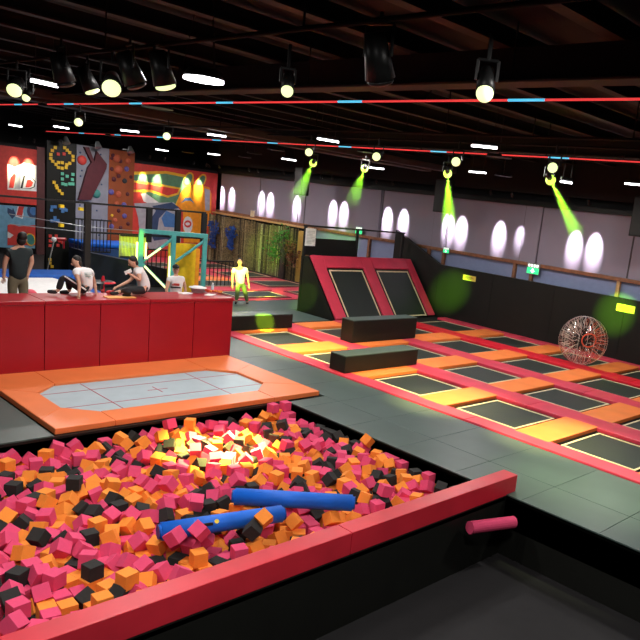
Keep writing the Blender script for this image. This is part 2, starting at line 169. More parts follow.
(-9901,6459,-246,42,-118,-1,19),(-6585,3685,-218,81,81,38,38),(-9043,7457,-230,73,-7,-94,44),(-7349,4038,-296,6,-38,-95,-75),(-9905,6990,-218,3,3,90,90),(-8511,7886,-218,87,-22,87,22),(-10281,5457,-163,107,-17,29,59),(-7258,5232,-383,0,-48,118,0),
(-8498,6293,-297,36,-24,105,56),(-7345,6694,-320,107,-35,-55,22),(-9701,8158,-218,12,89,12,-89),(-8945,7255,-295,111,32,38,-35),(-8063,6524,-382,125,0,0,-20),(-9452,8170,-218,50,-50,75,-75),(-8047,5387,-225,45,-51,-87,-62),(-7840,8407,-218,63,63,64,64),
(-9380,8398,-226,90,-5,5,90),(-8713,6373,-307,75,87,-2,-55),(-8397,8236,-218,90,90,-4,-4),(-7516,7648,-348,95,-28,-38,-70),(-7182,5075,-383,49,0,0,117),(-10368,7582,-218,78,78,-44,-44),(-8439,7707,-218,82,-36,82,36),(-8515,5587,-323,9,-9,-59,-112),
(-8567,5813,-340,65,40,-32,96),(-10157,7920,-261,15,-90,-53,71),(-9820,5744,-241,58,-81,-5,78),(-9558,7447,-218,77,77,-45,-45),(-6607,7592,-383,34,34,83,83),(-7468,5489,-383,82,82,-36,-36),(-10638,5060,-350,41,80,-41,-80),(-7331,7261,-311,89,-52,-25,-70),
(-9541,8028,-218,75,-75,-50,50),(-7363,8193,-306,60,66,19,88),(-9794,7964,-218,75,49,-75,49),(-8385,8404,-218,0,127,-3,0),(-8279,6236,-294,59,-93,61,16),(-10102,8147,-218,55,0,0,-115),(-6754,6234,-380,39,49,79,-78),(-10465,6548,-383,85,0,0,-94),
(-9065,4227,-218,87,23,-87,23),(-9995,4655,-327,90,-10,52,73),(-10638,3701,-393,0,0,116,52),(-10472,6749,-383,64,-64,63,63),(-7492,5233,-383,49,0,0,117),(-7685,3661,-369,65,13,107,-20),(-10386,4422,-263,35,-52,-50,99),(-8950,6477,-295,57,3,73,-86),
(-7035,5205,-353,11,75,-59,83),(-9946,8028,-218,49,49,-75,-75),(-8553,5213,-326,70,-65,-83,1),(-8364,5744,-285,113,52,0,25),(-7954,3203,-264,28,-28,62,104),(-10228,7160,-303,104,37,-62,-5),(-8164,5576,-253,71,-8,-71,-77),(-8856,3922,-379,83,35,52,-73),
(-7524,5704,-548,28,-28,85,-85),(-7138,6796,-383,0,93,-87,0),(-10287,4142,-376,18,78,5,98),(-10637,6161,-218,64,63,-64,-63),(-7401,5772,-383,29,-85,29,85),(-6970,7264,-383,81,0,0,98),(-10256,4689,-352,21,-95,77,26),(-7316,6898,-383,3,3,-90,-90),
(-10637,8242,-218,0,90,90,0),(-9223,3910,-189,50,-72,-81,-44),(-7507,6828,-383,80,42,80,-42),(-9587,5112,-383,17,17,-88,-88),(-7590,6985,-383,36,-36,-82,82),(-9554,8384,-235,92,-15,-84,17),(-9526,4958,-383,50,-74,50,74),(-9799,8407,-284,119,0,-45,0),
(-8226,5932,-298,26,110,-30,-49),(-10275,5258,-258,7,-51,-108,44),(-7827,4819,-218,9,89,-9,89),(-7540,4164,-383,89,89,-10,-10),(-7351,4829,-421,80,43,79,39),(-9751,7752,-218,45,-45,78,-78),(-9906,5268,-334,77,-6,-79,63),(-8352,4697,-218,22,0,0,-125),
(-8851,8408,-268,0,-53,0,115),(-9824,4176,-314,31,36,-103,-57),(-8168,3143,-314,32,-50,-107,32),(-10183,4312,-383,88,-88,19,-19),(-6815,5761,-383,72,-54,72,54),(-6804,4317,-383,19,88,19,-88),(-6788,6774,-383,90,90,3,3),(-9135,7631,-228,55,59,-40,89),
(-7941,5718,-383,65,-62,-65,-62),(-7810,7000,-383,32,32,84,84),(-7044,7835,-389,81,-92,-27,-17),(-9389,6217,-318,36,-76,-95,-6),(-8184,8241,-280,117,-35,-31,14),(-9778,3166,-218,67,0,0,108),(-7536,3649,-458,67,52,94,5),(-6905,7588,-386,25,115,-45,-18),
(-6232,5279,-218,31,-84,-31,-84),(-6506,5512,-383,0,125,-24,0),(-7211,5482,-466,49,108,46,8),(-6603,7843,-354,109,40,27,43),(-7110,6403,-330,14,111,16,57),(-10225,6595,-383,78,-78,-44,44),(-9749,7176,-323,26,-73,98,24),(-10101,7294,-383,76,-76,48,-48),
(-9071,7123,-362,8,-70,92,53),(-6831,8408,-383,64,64,63,-63),(-8125,6371,-383,14,14,89,89),(-7159,8008,-383,1,1,-90,-90),(-9638,7591,-218,77,-45,-77,-45),(-8884,7000,-301,41,-103,-60,15),(-8126,4036,-282,27,39,-81,86),(-10277,6433,-383,78,-78,-44,44),
(-8224,6577,-383,74,0,0,-103),(-7986,3607,-383,50,75,50,-75),(-6561,6114,-382,0,-18,-126,0),(-8027,4402,-423,38,39,-38,108),(-7779,5883,-386,59,-104,-22,-37),(-8801,5595,-383,69,69,58,58),(-10637,5831,-217,64,63,64,63),(-7831,6121,-360,29,121,-20,18),
(-10389,5804,-279,35,47,-112,-15),(-7659,5811,-548,85,-28,85,28),(-8189,4764,-383,0,118,-46,0),(-7709,5112,-383,24,-87,-24,-87),(-9410,3913,-218,7,7,90,90),(-8935,6699,-358,100,22,68,-32),(-8684,5317,-402,13,-49,38,-110),(-8515,3094,-349,16,111,47,-37),
(-6959,5384,-450,38,94,-28,-71),(-7317,3630,-413,107,-60,32,1),(-10471,8073,-383,63,-63,-64,64),(-9944,7397,-383,32,-32,84,-84),(-8854,7781,-383,78,44,-78,44),(-6612,4221,-383,90,3,90,-3),(-6733,8244,-383,0,127,10,0),(-7373,5350,-383,118,0,0,48),
(-10265,7423,-383,42,-42,80,-79),(-9111,3129,-383,10,89,10,-89),(-10075,3394,-383,82,-37,-82,-37),(-9547,6856,-351,68,-30,-20,-101),(-7734,3468,-383,30,30,85,85),(-9049,6348,-351,43,23,55,103),(-10210,5068,-383,116,0,0,-52),(-9504,5799,-195,51,-19,-47,-105),
(-10349,5185,-388,108,-23,38,50),(-9365,6814,-301,15,72,-94,42),(-8867,3398,-383,118,0,0,47),(-7323,7608,-381,50,-49,-75,74),(-9019,5617,-383,11,11,89,89),(-8630,7703,-389,18,11,11,125),(-9427,4495,-303,120,40,1,15),(-7908,4558,-347,11,-36,62,-104),
(-7607,5848,-328,34,114,-10,44),(-7158,7291,-383,61,61,66,66),(-7186,3979,-383,0,-28,-124,0),(-7155,6961,-383,3,-90,-3,-90),(-7146,7485,-415,90,55,-16,-69),(-8757,5757,-383,0,83,-96,0),(-7968,8090,-255,66,61,-89,-14),(-6649,4020,-383,119,0,0,44),
(-10129,5591,-224,71,45,-84,44),(-8919,7594,-383,0,-35,122,0),(-6479,4547,-383,69,-57,-69,-57),(-10450,4576,-304,110,11,-35,-51),(-10104,3890,-382,14,-89,14,89),(-9926,5570,-218,24,24,86,87),(-9704,6350,-383,0,94,85,0),(-7325,8044,-380,28,-85,-86,-27),
(-7303,5937,-383,15,-15,-89,89),(-10638,6337,-221,68,-58,68,-58),(-10637,6749,-383,0,-90,0,-90),(-10275,3404,-383,89,9,89,-9),(-8514,3675,-405,15,38,-25,-118),(-6696,4912,-383,3,3,90,90),(-10466,4367,-417,81,40,-77,-46),(-10251,3763,-383,72,-53,72,53),
(-8982,3550,-342,10,-54,80,82),(-8160,6733,-345,5,115,-19,50),(-6521,8048,-383,66,61,66,-61),(-10202,6785,-383,84,0,0,-95),(-9561,7104,-294,25,-76,75,64),(-8145,3865,-383,66,60,66,-60),(-10637,4117,-344,34,-83,-83,-34),(-9568,6185,-300,79,60,-19,77),
(-8828,3048,-400,45,84,-2,84),(-7121,5102,-548,52,-73,52,73),(-7018,5566,-548,0,-90,0,-90),(-10638,4698,-383,0,-90,90,0),(-10348,7602,-383,27,86,-27,86),(-9101,6745,-432,36,36,-104,53),(-7753,7853,-383,81,39,-81,39),(-7411,7081,-383,13,13,89,89),
(-7423,8408,-383,90,-90,0,0),(-9838,5128,-412,30,102,-58,38),(-9861,5859,-380,71,-71,8,78),(-9168,5008,-383,122,0,0,-36),(-8106,8000,-298,34,-14,117,-34),(-7139,5865,-383,98,0,0,81),(-7024,6557,-432,92,64,-28,53),(-10459,3455,-383,57,-69,57,69),
(-10122,7736,-397,80,31,93,7),(-7948,5082,-383,89,-9,-89,-9),(-7801,6494,-383,54,0,0,115),(-7306,4211,-383,88,88,-17,-17),(-6973,5833,-383,9,9,89,89),(-6797,7154,-383,89,89,-8,-8),(-8976,4712,-275,26,-98,-58,49),(-7843,7246,-287,44,10,44,110),
(-6396,5681,-350,56,86,26,71),(-6154,3673,-53,124,0,0,-28),(-7374,5795,-548,46,77,-46,77),(-10637,8077,-383,0,-90,0,90),(-7963,5253,-383,69,57,-69,57),(-9302,3982,-383,49,49,75,75),(-8952,5282,-377,58,-32,-108,-9),(-8811,5406,-495,57,-21,-111,-11),
(-7872,4227,-383,4,-4,-90,90),(-7918,7914,-383,0,-119,44,0),(-7615,4010,-383,9,89,-9,89),(-7623,4962,-408,108,12,-55,36),(-7398,5567,-548,85,85,-29,-29),(-7279,4979,-548,64,64,63,63),(-10431,3857,-349,53,-112,25,-12),(-10307,8405,-383,0,0,90,-90),
(-9858,6820,-383,76,-76,49,-49),(-9630,3183,-383,90,-90,-1,1),(-8905,5965,-383,79,-42,-79,-42),(-8854,8008,-417,29,92,74,-37),(-8602,6245,-426,22,-38,70,96),(-8297,5567,-378,33,34,37,112),(-7994,5531,-425,13,121,0,35),(-7697,7120,-383,84,32,84,-32),
(-6619,6852,-383,90,-90,2,-2),(-9930,7650,-358,23,-76,36,93),(-6789,8034,-403,101,-32,63,-33),(-6562,8215,-383,127,0,0,10),(-10132,6354,-382,122,0,0,-34),(-8640,3875,-337,32,-2,66,-103),(-8800,5243,-308,68,57,12,90),(-6648,2573,-383,7,90,-7,90),
(-6402,2968,-218,127,0,0,-3),(-6416,3225,-53,126,0,0,14),(-6193,3316,-218,89,13,89,-13),(-6262,4305,-383,85,0,0,-94),(-6440,4386,-383,69,57,69,-57),(-10604,1883,-548,0,0,-90,90),(-6443,5129,-383,59,0,0,-112),(-6306,7034,-309,10,1,59,112),
(-6319,2153,-383,83,-35,83,35),(-10396,1883,-548,63,64,63,-64),(-6279,2742,-383,127,0,0,-11),(-6284,3573,-272,117,-3,-48,6),(-6388,3791,-297,60,-91,-64,6),(-6098,5531,-218,77,-46,77,46),(-5985,5682,-218,75,-75,-49,49),(-6339,6179,-383,1,90,-1,90),
(-6143,5966,-252,30,4,-122,-17),(-6145,6508,-383,50,-75,-50,-75),(-6076,6737,-218,53,72,53,-72),(-5996,7448,-218,18,18,-88,-88),(-5979,7832,-218,21,21,87,87),(-6327,8099,-383,30,-30,85,-85),(-9982,1885,-548,1,-90,1,90),(-5806,3232,-548,0,88,-92,0),
(-6087,5183,-218,0,51,116,0),(-5955,5361,-218,4,-4,-90,90),(-6168,7538,-383,111,0,0,61),(-10608,2190,-184,38,81,81,-38),(-10396,2369,-218,89,0,0,-91),(-10638,2657,-218,0,-90,-90,0),(-10470,2821,-220,90,-11,8,89),(-10633,3397,-217,25,-86,-25,86),
(-10212,2054,-383,86,0,0,-94),(-10435,2595,-183,78,-30,32,-90),(-10262,2740,-272,37,-30,-86,-81),(-10020,2897,-218,89,89,-14,-14),(-9631,1897,-548,57,70,-57,70),(-9494,5144,-548,0,124,-28,0),(-9018,1883,-548,63,-64,63,64),(-8852,1882,-548,64,63,-63,-64),
(-8845,5607,-548,57,-69,-57,-69),(-8454,1882,-548,90,0,-90,0),(-8365,2598,-548,0,-67,-108,0),(-8464,7334,-548,29,-85,29,85),(-8212,1896,-548,5,-5,-90,90),(-8228,2480,-548,78,78,-45,-45),(-7882,1882,-548,64,-64,-63,-63),(-7884,4336,-548,47,-77,-47,-77),
(-7838,4937,-548,30,84,-30,84),(-7599,1883,-548,0,-90,90,0),(-7712,2588,-548,48,76,-48,76),(-7663,4430,-548,72,-54,72,54),(-7728,5277,-548,125,0,0,-21),(-7426,1913,-548,6,90,6,-90),(-6861,1883,-548,64,64,63,63),(-6876,2505,-548,95,0,0,84),
(-6925,5200,-548,75,50,75,-50),(-6843,5562,-548,84,0,0,-95),(-6699,2013,-548,0,62,-111,0),(-6504,4915,-423,99,-74,-14,-25),(-6644,5793,-548,0,-121,40,0),(-6638,6301,-517,28,21,-87,85),(-6557,7359,-548,14,0,0,-126),(-6598,7733,-548,0,33,-123,0),
(-6536,1882,-548,127,0,0,0),(-6515,5918,-548,32,84,32,-84),(-6374,6816,-548,98,0,0,81),(-9811,1882,-548,0,0,127,0),(-10638,2872,-383,90,-90,0,0),(-10428,4199,-548,7,-90,7,90),(-10051,2243,-383,78,44,-78,44),(-9910,6615,-383,88,19,-88,19),
(-9923,7188,-383,0,-16,-126,0),(-9484,3914,-383,0,-127,-3,0),(-9320,6698,-412,49,85,-14,-79),(-8918,2418,-548,54,71,54,-71),(-9057,2736,-396,21,-52,28,111),(-9005,2925,-383,48,93,69,21),(-9172,3620,-426,11,-47,112,-34),(-9019,3765,-383,0,-120,42,0),
(-8932,5767,-383,72,-54,72,54),(-8968,8243,-383,0,90,0,90),(-8689,4533,-404,46,110,39,22),(-8386,2747,-406,31,-18,32,-118),(-8434,4323,-383,74,0,0,103),(-10424,3263,-383,22,22,-87,-87),(-8030,3013,-383,124,0,0,26),(-8117,3920,-548,72,53,-72,53),
(-7980,5097,-548,0,92,88,0),(-7956,3875,-548,126,0,0,-17),(-7764,5101,-548,109,0,0,65),(-7510,7502,-489,39,16,-106,56),(-7086,2171,-548,20,20,-88,-88),(-7109,2405,-548,77,77,47,47),(-7131,2769,-383,56,56,70,70),(-7092,3679,-383,82,-37,82,37),
(-6739,2838,-548,90,90,6,6),(-6768,5337,-547,9,-89,9,89),(-6843,6269,-516,22,78,-94,-27),(-7045,8408,-383,63,64,64,-64),(-6447,2258,-383,83,33,83,-33),(-6567,5322,-482,8,100,-53,-58),(-6679,5541,-548,0,-95,-84,0),(-6610,6469,-548,127,0,0,-6),
(-6495,6668,-447,117,2,49,-9),(-6527,8408,-383,0,-90,-90,0),(-5784,2107,-548,0,-1,127,0),(-5782,2555,-548,127,0,0,0),(-5783,2787,-548,0,0,127,0),(-5788,3000,-548,61,-61,66,-66),(-5846,3421,-548,0,-91,89,0),(-5783,4006,-548,64,-63,-64,-63),
(-5784,4651,-548,90,0,-90,0),(-5782,4817,-548,64,-64,-63,63),(-5783,5182,-548,64,-64,63,-63),(-5783,5672,-548,127,0,0,0),(-5795,5876,-548,0,82,-97,0),(-5875,6152,-548,0,-127,-2,0),(-5783,6760,-548,90,-90,0,0),(-5782,7280,-548,90,0,0,-90),
(-5784,7455,-548,90,0,90,0),(-5863,7822,-548,56,0,0,-114),(-5782,8352,-548,63,-64,63,-63),(-10630,2254,-349,35,80,41,83),(-10624,3015,-224,87,23,7,-90),(-10637,7079,-383,127,0,0,0),(-10635,7346,-383,2,0,0,127),(-10638,7858,-385,13,126,0,0),
(-10304,2902,-383,0,-84,-95,0),(-10473,6366,-383,127,0,0,0),(-10295,8236,-383,87,0,0,93),(-9839,2060,-383,7,-7,90,-90),(-9992,3073,-383,27,86,27,-86),(-9765,2655,-383,89,-89,12,-12),(-9729,3354,-447,47,-39,-94,-60),(-9740,4843,-422,115,50,14,12),
(-9726,6537,-383,105,0,0,72),(-9681,6698,-383,17,88,-17,88),(-9726,6945,-383,15,15,-89,-88),(-9734,7331,-427,73,-38,-92,30),(-9438,5264,-383,6,6,90,90),(-9099,2443,-383,85,30,85,-30),(-9225,2842,-383,33,0,0,123),(-9173,7356,-383,86,-25,86,25),
(-8926,2535,-383,21,21,87,87),(-8843,4626,-348,64,-4,90,63),(-8660,4879,-350,113,-57,-3,6),(-8532,2660,-385,93,43,-74,-2),(-8340,5215,-380,74,63,-39,72),(-8464,5382,-383,30,54,15,-110),(-8230,2155,-383,118,0,0,-46),(-8169,2341,-383,85,29,85,-29),
(-8184,2936,-383,73,-73,52,-52),(-8237,6985,-383,0,50,-117,0),(-7818,2189,-406,75,48,1,-91),(-7830,2728,-383,0,120,42,0),(-7853,3045,-383,30,0,0,-123),(-7806,3978,-405,31,67,-57,-86),(-8144,4574,-383,53,0,0,115),(-7817,5388,-383,120,0,0,42),
(-7982,6195,-454,64,-55,-91,25),(-7581,2424,-548,0,-67,-108,0),(-7542,4601,-383,92,0,0,88),(-7465,6365,-383,17,88,-17,88),(-7248,2056,-383,60,-60,67,-67),(-7245,2515,-383,14,0,0,-126),(-7282,2676,-383,56,56,70,70),(-7227,3461,-548,53,0,0,-115),
(-7084,4495,-383,81,-81,-39,39),(-7215,6588,-389,29,15,-60,107),(-6877,2097,-548,77,77,47,47),(-6922,2313,-218,59,-68,59,68),(-6834,2992,-519,22,93,-81,-19),(-6990,3546,-383,32,32,84,84),(-6916,5026,-548,71,0,0,105),(-6793,6076,-547,0,15,126,0),
(-6991,8017,-382,1,90,-1,90),(-6645,2166,-383,0,121,-39,0),(-6451,2600,-383,0,-125,21,0),(-6377,2955,-383,0,91,-88,0),(-6392,6372,-383,76,48,-76,48),(-6321,6522,-383,0,68,-107,0),(-6643,7018,-383,62,62,-65,-65),(-6400,7492,-383,39,-39,81,-81),
(-6333,2378,-383,118,0,0,-47),(-6270,2555,-383,76,48,-76,48),(-6449,3973,-383,84,-84,-31,31),(-6264,5211,-383,88,88,17,17),(-6112,6192,-383,88,20,88,-20),(-6469,7079,-383,90,-90,5,-5),(-6146,7774,-383,81,-81,-38,38),(-6136,8210,-382,0,22,125,0),
(-5947,2552,-548,63,63,-64,-64),(-5783,4472,-548,63,63,64,64),(-5783,5388,-548,63,-64,63,64),(-5782,6355,-548,90,0,0,90),(-10346,1909,-383,106,0,0,69),(-10472,6914,-383,64,-63,64,63),(-10472,7873,-433,34,83,34,83),(-10471,8242,-383,90,0,-90,0),
(-10148,1883,-548,63,-64,-63,-64),(-10087,4462,-383,86,26,86,-26),(-9659,1882,-383,0,0,0,127),(-9659,2047,-383,63,-63,64,-64),(-9797,2493,-383,89,89,-12,-12),(-9403,1882,-548,63,64,-64,64),(-9516,3350,-383,0,89,91,0),(-9479,6388,-402,50,109,43,6),
(-9221,1887,-548,62,65,62,-65),(-9263,2260,-427,23,106,-9,-66),(-9184,2600,-383,30,85,-30,85),(-9212,4028,-548,21,-87,21,87),(-9281,7719,-329,38,61,103,18),(-8872,1887,-383,0,90,-90,0),(-9069,2246,-383,5,5,-90,-90),(-8981,2719,-247,90,-22,36,-79),
(-8821,2724,-368,5,110,-46,-43),(-8939,6224,-383,83,-83,-34,34),(-8891,7147,-434,49,-104,-54,5),(-8664,1882,-548,90,90,0,0),(-8587,2125,-383,5,-5,90,-90),(-8728,2534,-422,63,-37,-33,-98),(-8694,4066,-383,0,126,16,0),(-8711,5975,-383,0,-112,59,0),
(-8600,7346,-383,116,0,0,52),(-8282,1914,-383,79,-79,-42,42),(-8349,2389,-383,88,16,88,-16),(-8284,2543,-351,24,-34,7,120),(-8359,2936,-352,19,-99,72,27),(-8377,4168,-383,20,0,0,-125),(-8405,6188,-395,78,1,-52,-85),(-8337,7134,-383,80,-41,80,41),
(-8130,2014,-383,0,-45,-119,0),(-8050,2226,-383,29,-85,29,85),(-7933,2857,-383,29,-85,-29,-85),(-8122,3441,-395,56,70,15,88),(-8158,3697,-383,90,90,3,3),(-7962,4033,-400,18,14,64,107),(-7995,4702,-403,59,-6,77,-81),(-7947,6667,-348,43,21,-87,79),
(-8089,7072,-388,76,88,-18,-48),(-7599,2240,-383,15,88,15,-88),(-7634,2653,-383,62,-65,-62,-65),(-7733,3181,-383,0,41,-120,0),(-7775,3810,-547,0,-88,91,0),(-7795,4822,-383,53,73,-53,73),(-7709,6284,-382,17,-17,-88,88),(-7619,6426,-383,17,88,-17,88),
(-7427,1887,-383,62,-65,-62,-65),(-7544,3388,-386,11,-62,102,43),(-7279,4461,-383,0,99,-79,0),(-7462,6556,-413,11,68,-101,-33),(-7431,7383,-401,55,-52,99,-25),(-7534,8237,-383,53,73,53,-73),(-7256,1896,-548,58,-68,58,68),(-7100,2211,-383,33,0,0,-123),
(-7046,2600,-453,40,82,-85,-24),(-6972,2960,-426,29,94,-79,-15),(-7043,3126,-383,89,-89,-10,10),(-7067,3291,-383,10,89,10,-89),(-7120,4866,-514,116,-43,10,-28),(-6805,5897,-548,10,10,89,89),(-6827,1891,-383,67,67,60,60),(-6779,2273,-383,44,-44,78,-78),
(-6544,2962,-383,87,0,0,92),(-6818,3166,-433,3,85,-83,-43),(-6781,3854,-383,86,26,-86,26),(-6468,5664,-548,0,72,-105,0),(-6810,6979,-383,3,0,0,127),(-6494,2043,-415,51,74,-7,90),(-6537,2403,-383,33,33,83,83),(-6451,2778,-383,12,12,89,89),
(-6367,3121,-383,64,-63,-64,-63),(-6377,3304,-218,63,64,63,-64),(-6575,3866,-383,81,81,-38,-38),(-6307,4979,-383,0,0,-127,0),(-6346,5382,-383,0,-12,126,0),(-6286,6828,-269,49,3,117,-1),(-6400,7278,-383,78,44,-78,44),(-6302,7634,-383,79,-79,-43,43),
(-6348,8292,-349,110,16,-51,34),(-6188,5433,-383,8,89,8,-89),(-6131,6687,-383,56,56,-70,-70),(-6115,7321,-383,39,81,39,-81),(-6112,8407,-383,0,0,90,90),(-5812,1909,-548,0,87,93,0),(-5784,2281,-548,127,0,0,1),(-5783,3589,-548,0,0,-127,0),
(-5786,3787,-548,65,-65,62,-62),(-5783,4273,-548,90,0,0,-90),(-5783,4983,-548,64,-63,-64,-63),(-5783,6561,-548,63,64,-63,63),(-5783,6926,-548,63,-64,63,64),(-5782,7111,-548,63,63,64,-64),(-5794,7620,-548,0,90,-89,0),(-5783,8010,-548,64,63,-63,-63),
(-5782,8187,-435,30,85,30,85),(-10637,1882,-383,90,0,-90,0),(-10390,2194,-383,73,-73,52,-52),(-10638,2508,-349,38,81,-81,38),(-10295,2561,-269,35,28,-78,90),(-10373,3023,-230,51,-108,13,-39),(-10637,5996,-218,90,0,90,0),(-10435,7125,-398,14,-62,-27,107),
(-10154,1882,-383,0,0,0,127),(-10016,2047,-383,127,0,0,0),(-9996,2451,-218,15,-89,-15,-89),(-9989,1882,-383,0,90,0,-90),(-10048,2088,-218,86,24,86,-24),(-9879,2621,-218,73,-52,73,52),(-9911,2887,-383,125,0,0,24),(-10144,3150,-218,87,-87,24,-24),
(-9969,5021,-352,85,5,-79,51),(-9864,6076,-357,41,37,-114,3),(-10081,6515,-383,0,110,63,0),(-9467,1909,-297,9,45,24,-116),(-9482,2169,-314,1,-31,48,113),(-9644,2427,-383,77,0,0,-101),(-9748,2961,-342,85,56,-75,-11),(-9717,5920,-307,14,65,-72,81),
(-9202,1882,-383,63,-64,64,63),(-9135,2065,-383,9,-89,-9,-89),(-9282,2506,-218,86,0,0,94),(-9547,3018,-218,51,74,51,-74),(-9037,1899,-383,90,0,-90,0),(-9094,2312,-218,81,-81,-38,38),(-9084,2524,-218,86,-25,-86,-25),(-9363,2902,-218,89,-9,89,9),
(-9241,4552,-332,27,-67,10,-104),(-9105,5864,-312,14,40,2,120),(-9133,8243,-383,0,0,127,0),(-8707,1884,-383,64,64,-63,-63),(-8902,2240,-383,90,-90,-5,5),(-8924,2423,-218,56,56,-70,-70),(-8665,2738,-274,69,-9,-69,81),(-8761,3716,-368,6,-55,-108,-36),
(-8803,7428,-419,56,-33,0,109),(-8262,2102,-218,7,90,-7,90),(-8559,2362,-400,81,43,83,30),(-8546,2845,-331,34,35,-116,-16),(-8689,4710,-266,38,8,39,-115),(-8447,6458,-383,16,16,88,88),(-8115,1911,-218,87,-21,-87,-21),(-8070,2205,-218,29,-85,29,85),
(-8212,2291,-218,81,81,40,40),(-8263,2721,-277,68,104,17,-20),(-8139,4207,-383,65,62,65,-62),(-8191,7238,-382,0,-117,-50,0),(-7981,1883,-383,64,-63,63,64),(-7902,2524,-294,43,-110,21,-43),(-7786,2722,-218,41,-41,-80,80),(-7971,3779,-383,71,0,0,-105),
(-7902,7429,-383,83,-35,-83,-35),(-7594,1885,-383,1,-90,1,90),(-7338,2513,-218,87,-87,-24,24),(-7440,2686,-218,0,-1,-127,0),(-7615,3058,-383,0,-119,-45,0),(-7262,1887,-383,88,0,0,-92),(-7195,2069,-218,61,-66,-61,-66),(-7245,2692,-218,87,21,-87,21),
(-7167,2930,-383,89,-10,89,10),(-7206,3090,-383,99,0,0,-79),(-7329,3423,-383,90,-4,-90,-4),(-7249,6093,-383,15,-89,15,89),(-7065,1883,-548,63,63,64,64),(-6983,2055,-296,51,2,-103,55),(-6811,2598,-383,7,7,90,90),(-6926,2778,-383,0,-1,-127,0),
(-7042,3151,-218,126,0,0,12),(-6862,3317,-355,80,-45,50,72),(-6977,6314,-416,19,110,25,56),(-6661,1891,-383,67,60,-67,60),(-6752,2316,-218,59,-67,59,67),(-6718,2760,-383,0,-127,3,0),(-6402,3137,-218,90,0,-90,0),(-6580,3105,-218,79,0,0,99),
(-6488,3478,-218,90,-6,90,6),(-6432,4202,-383,127,0,0,10),(-6341,4784,-383,74,74,51,51),(-6621,7193,-383,9,-9,-89,89),(-6338,1884,-383,64,63,-64,63),(-6482,3647,-383,43,43,-79,-79),(-6268,4062,-308,66,92,2,58),(-6525,4706,-383,57,-57,-69,69),
(-6398,6015,-383,1,90,-1,90),(-6152,5771,-218,93,0,0,86),(-6217,6355,-383,108,0,0,68),(-6453,6856,-383,2,-90,2,90),(-6096,7077,-337,64,75,-26,-76),(-6266,7395,-383,120,0,0,-41),(-6301,7873,-333,96,68,-7,-48),(-6255,8383,-241,23,119,7,-37),
(-10551,2067,-294,80,-41,83,-35),(-10633,2380,-241,39,83,-37,-79),(-10227,2400,-218,58,-70,-60,66),(-10637,2822,-218,90,0,-90,0),(-10638,3215,-242,79,-42,-79,42),(-10618,3305,-381,42,79,42,79),(-10626,5268,-326,0,0,-120,42),(-10224,1883,-218,127,0,0,0),
(-10195,2219,-218,90,-4,-90,-4),(-9868,2320,-218,52,52,73,73),(-10079,2600,-218,89,13,-89,13),(-10183,2930,-218,73,73,52,52),(-10085,3617,-383,54,-57,-55,84),(-9824,1883,-383,0,-90,0,90),(-9851,2064,-218,0,-118,47,0),(-9849,2319,-383,109,0,0,65),
(-9880,2796,-218,73,-53,73,53),(-9145,2075,-218,73,73,-52,-52),(-9671,2241,-291,91,-36,30,75),(-9590,2458,-218,53,-53,72,-72),(-9986,3061,-218,14,-89,14,89),(-9445,4779,-351,92,-34,-50,-63),(-9190,1888,-218,0,-93,-87,0),(-9332,2310,-245,103,-68,-27,-11),
(-9600,2670,-260,44,-48,39,-102),(-9535,2803,-335,41,-9,106,57),(-9271,4828,-383,87,87,24,24),(-9264,6032,-310,55,37,7,108),(-8958,2067,-382,127,0,0,2),(-8744,2055,-218,65,65,62,62),(-9310,2708,-267,11,-54,44,106),(-8499,1888,-383,93,0,0,-87),
(-8740,2280,-383,0,-127,-7,0),(-8303,1916,-218,45,45,-78,-78),(-8444,2130,-218,8,0,0,-127),(-8486,2535,-270,42,-3,-98,68),(-7927,2102,-308,107,13,-45,50),(-7818,2318,-287,55,104,-45,15),(-8053,2703,-304,12,-54,50,-103),(-8356,2374,-218,40,81,40,-81),
(-8064,2984,-218,45,78,-45,78),(-7763,1947,-383,12,0,0,126),(-7461,2319,-218,82,37,82,-37),(-7571,2474,-262,99,62,47,-17),(-7670,3071,-218,33,0,0,-123),(-7277,3203,-218,20,88,-20,88),(-7498,1897,-218,59,68,-59,68),(-7586,2055,-383,88,0,0,92),
(-7300,2242,-218,45,0,0,-119),(-7516,2870,-299,84,48,-30,-77),(-7466,3152,-383,42,42,79,79),(-7566,3271,-259,96,-21,-50,-63),(-7695,5500,-383,114,0,0,-55),(-7329,1899,-218,60,60,67,67),(-7127,2380,-260,54,-80,19,-80),(-7275,2315,-383,74,52,74,-52),
(-7356,2998,-383,10,10,-89,-89),(-7228,3255,-383,126,0,0,14),(-7157,3444,-286,4,32,34,-118),(-7093,1882,-383,64,63,63,64),(-6588,1913,-218,0,10,-127,0),(-6983,2613,-285,32,-84,76,-49),(-7098,2782,-218,24,0,0,-125),(-6747,2966,-354,71,100,32,-8),
(-6783,3464,-297,61,91,-58,30),(-6760,7457,-394,8,-85,44,83),(-6506,2191,-218,49,-49,-75,75),
]

SC=bpy.context.scene; COL=SC.collection
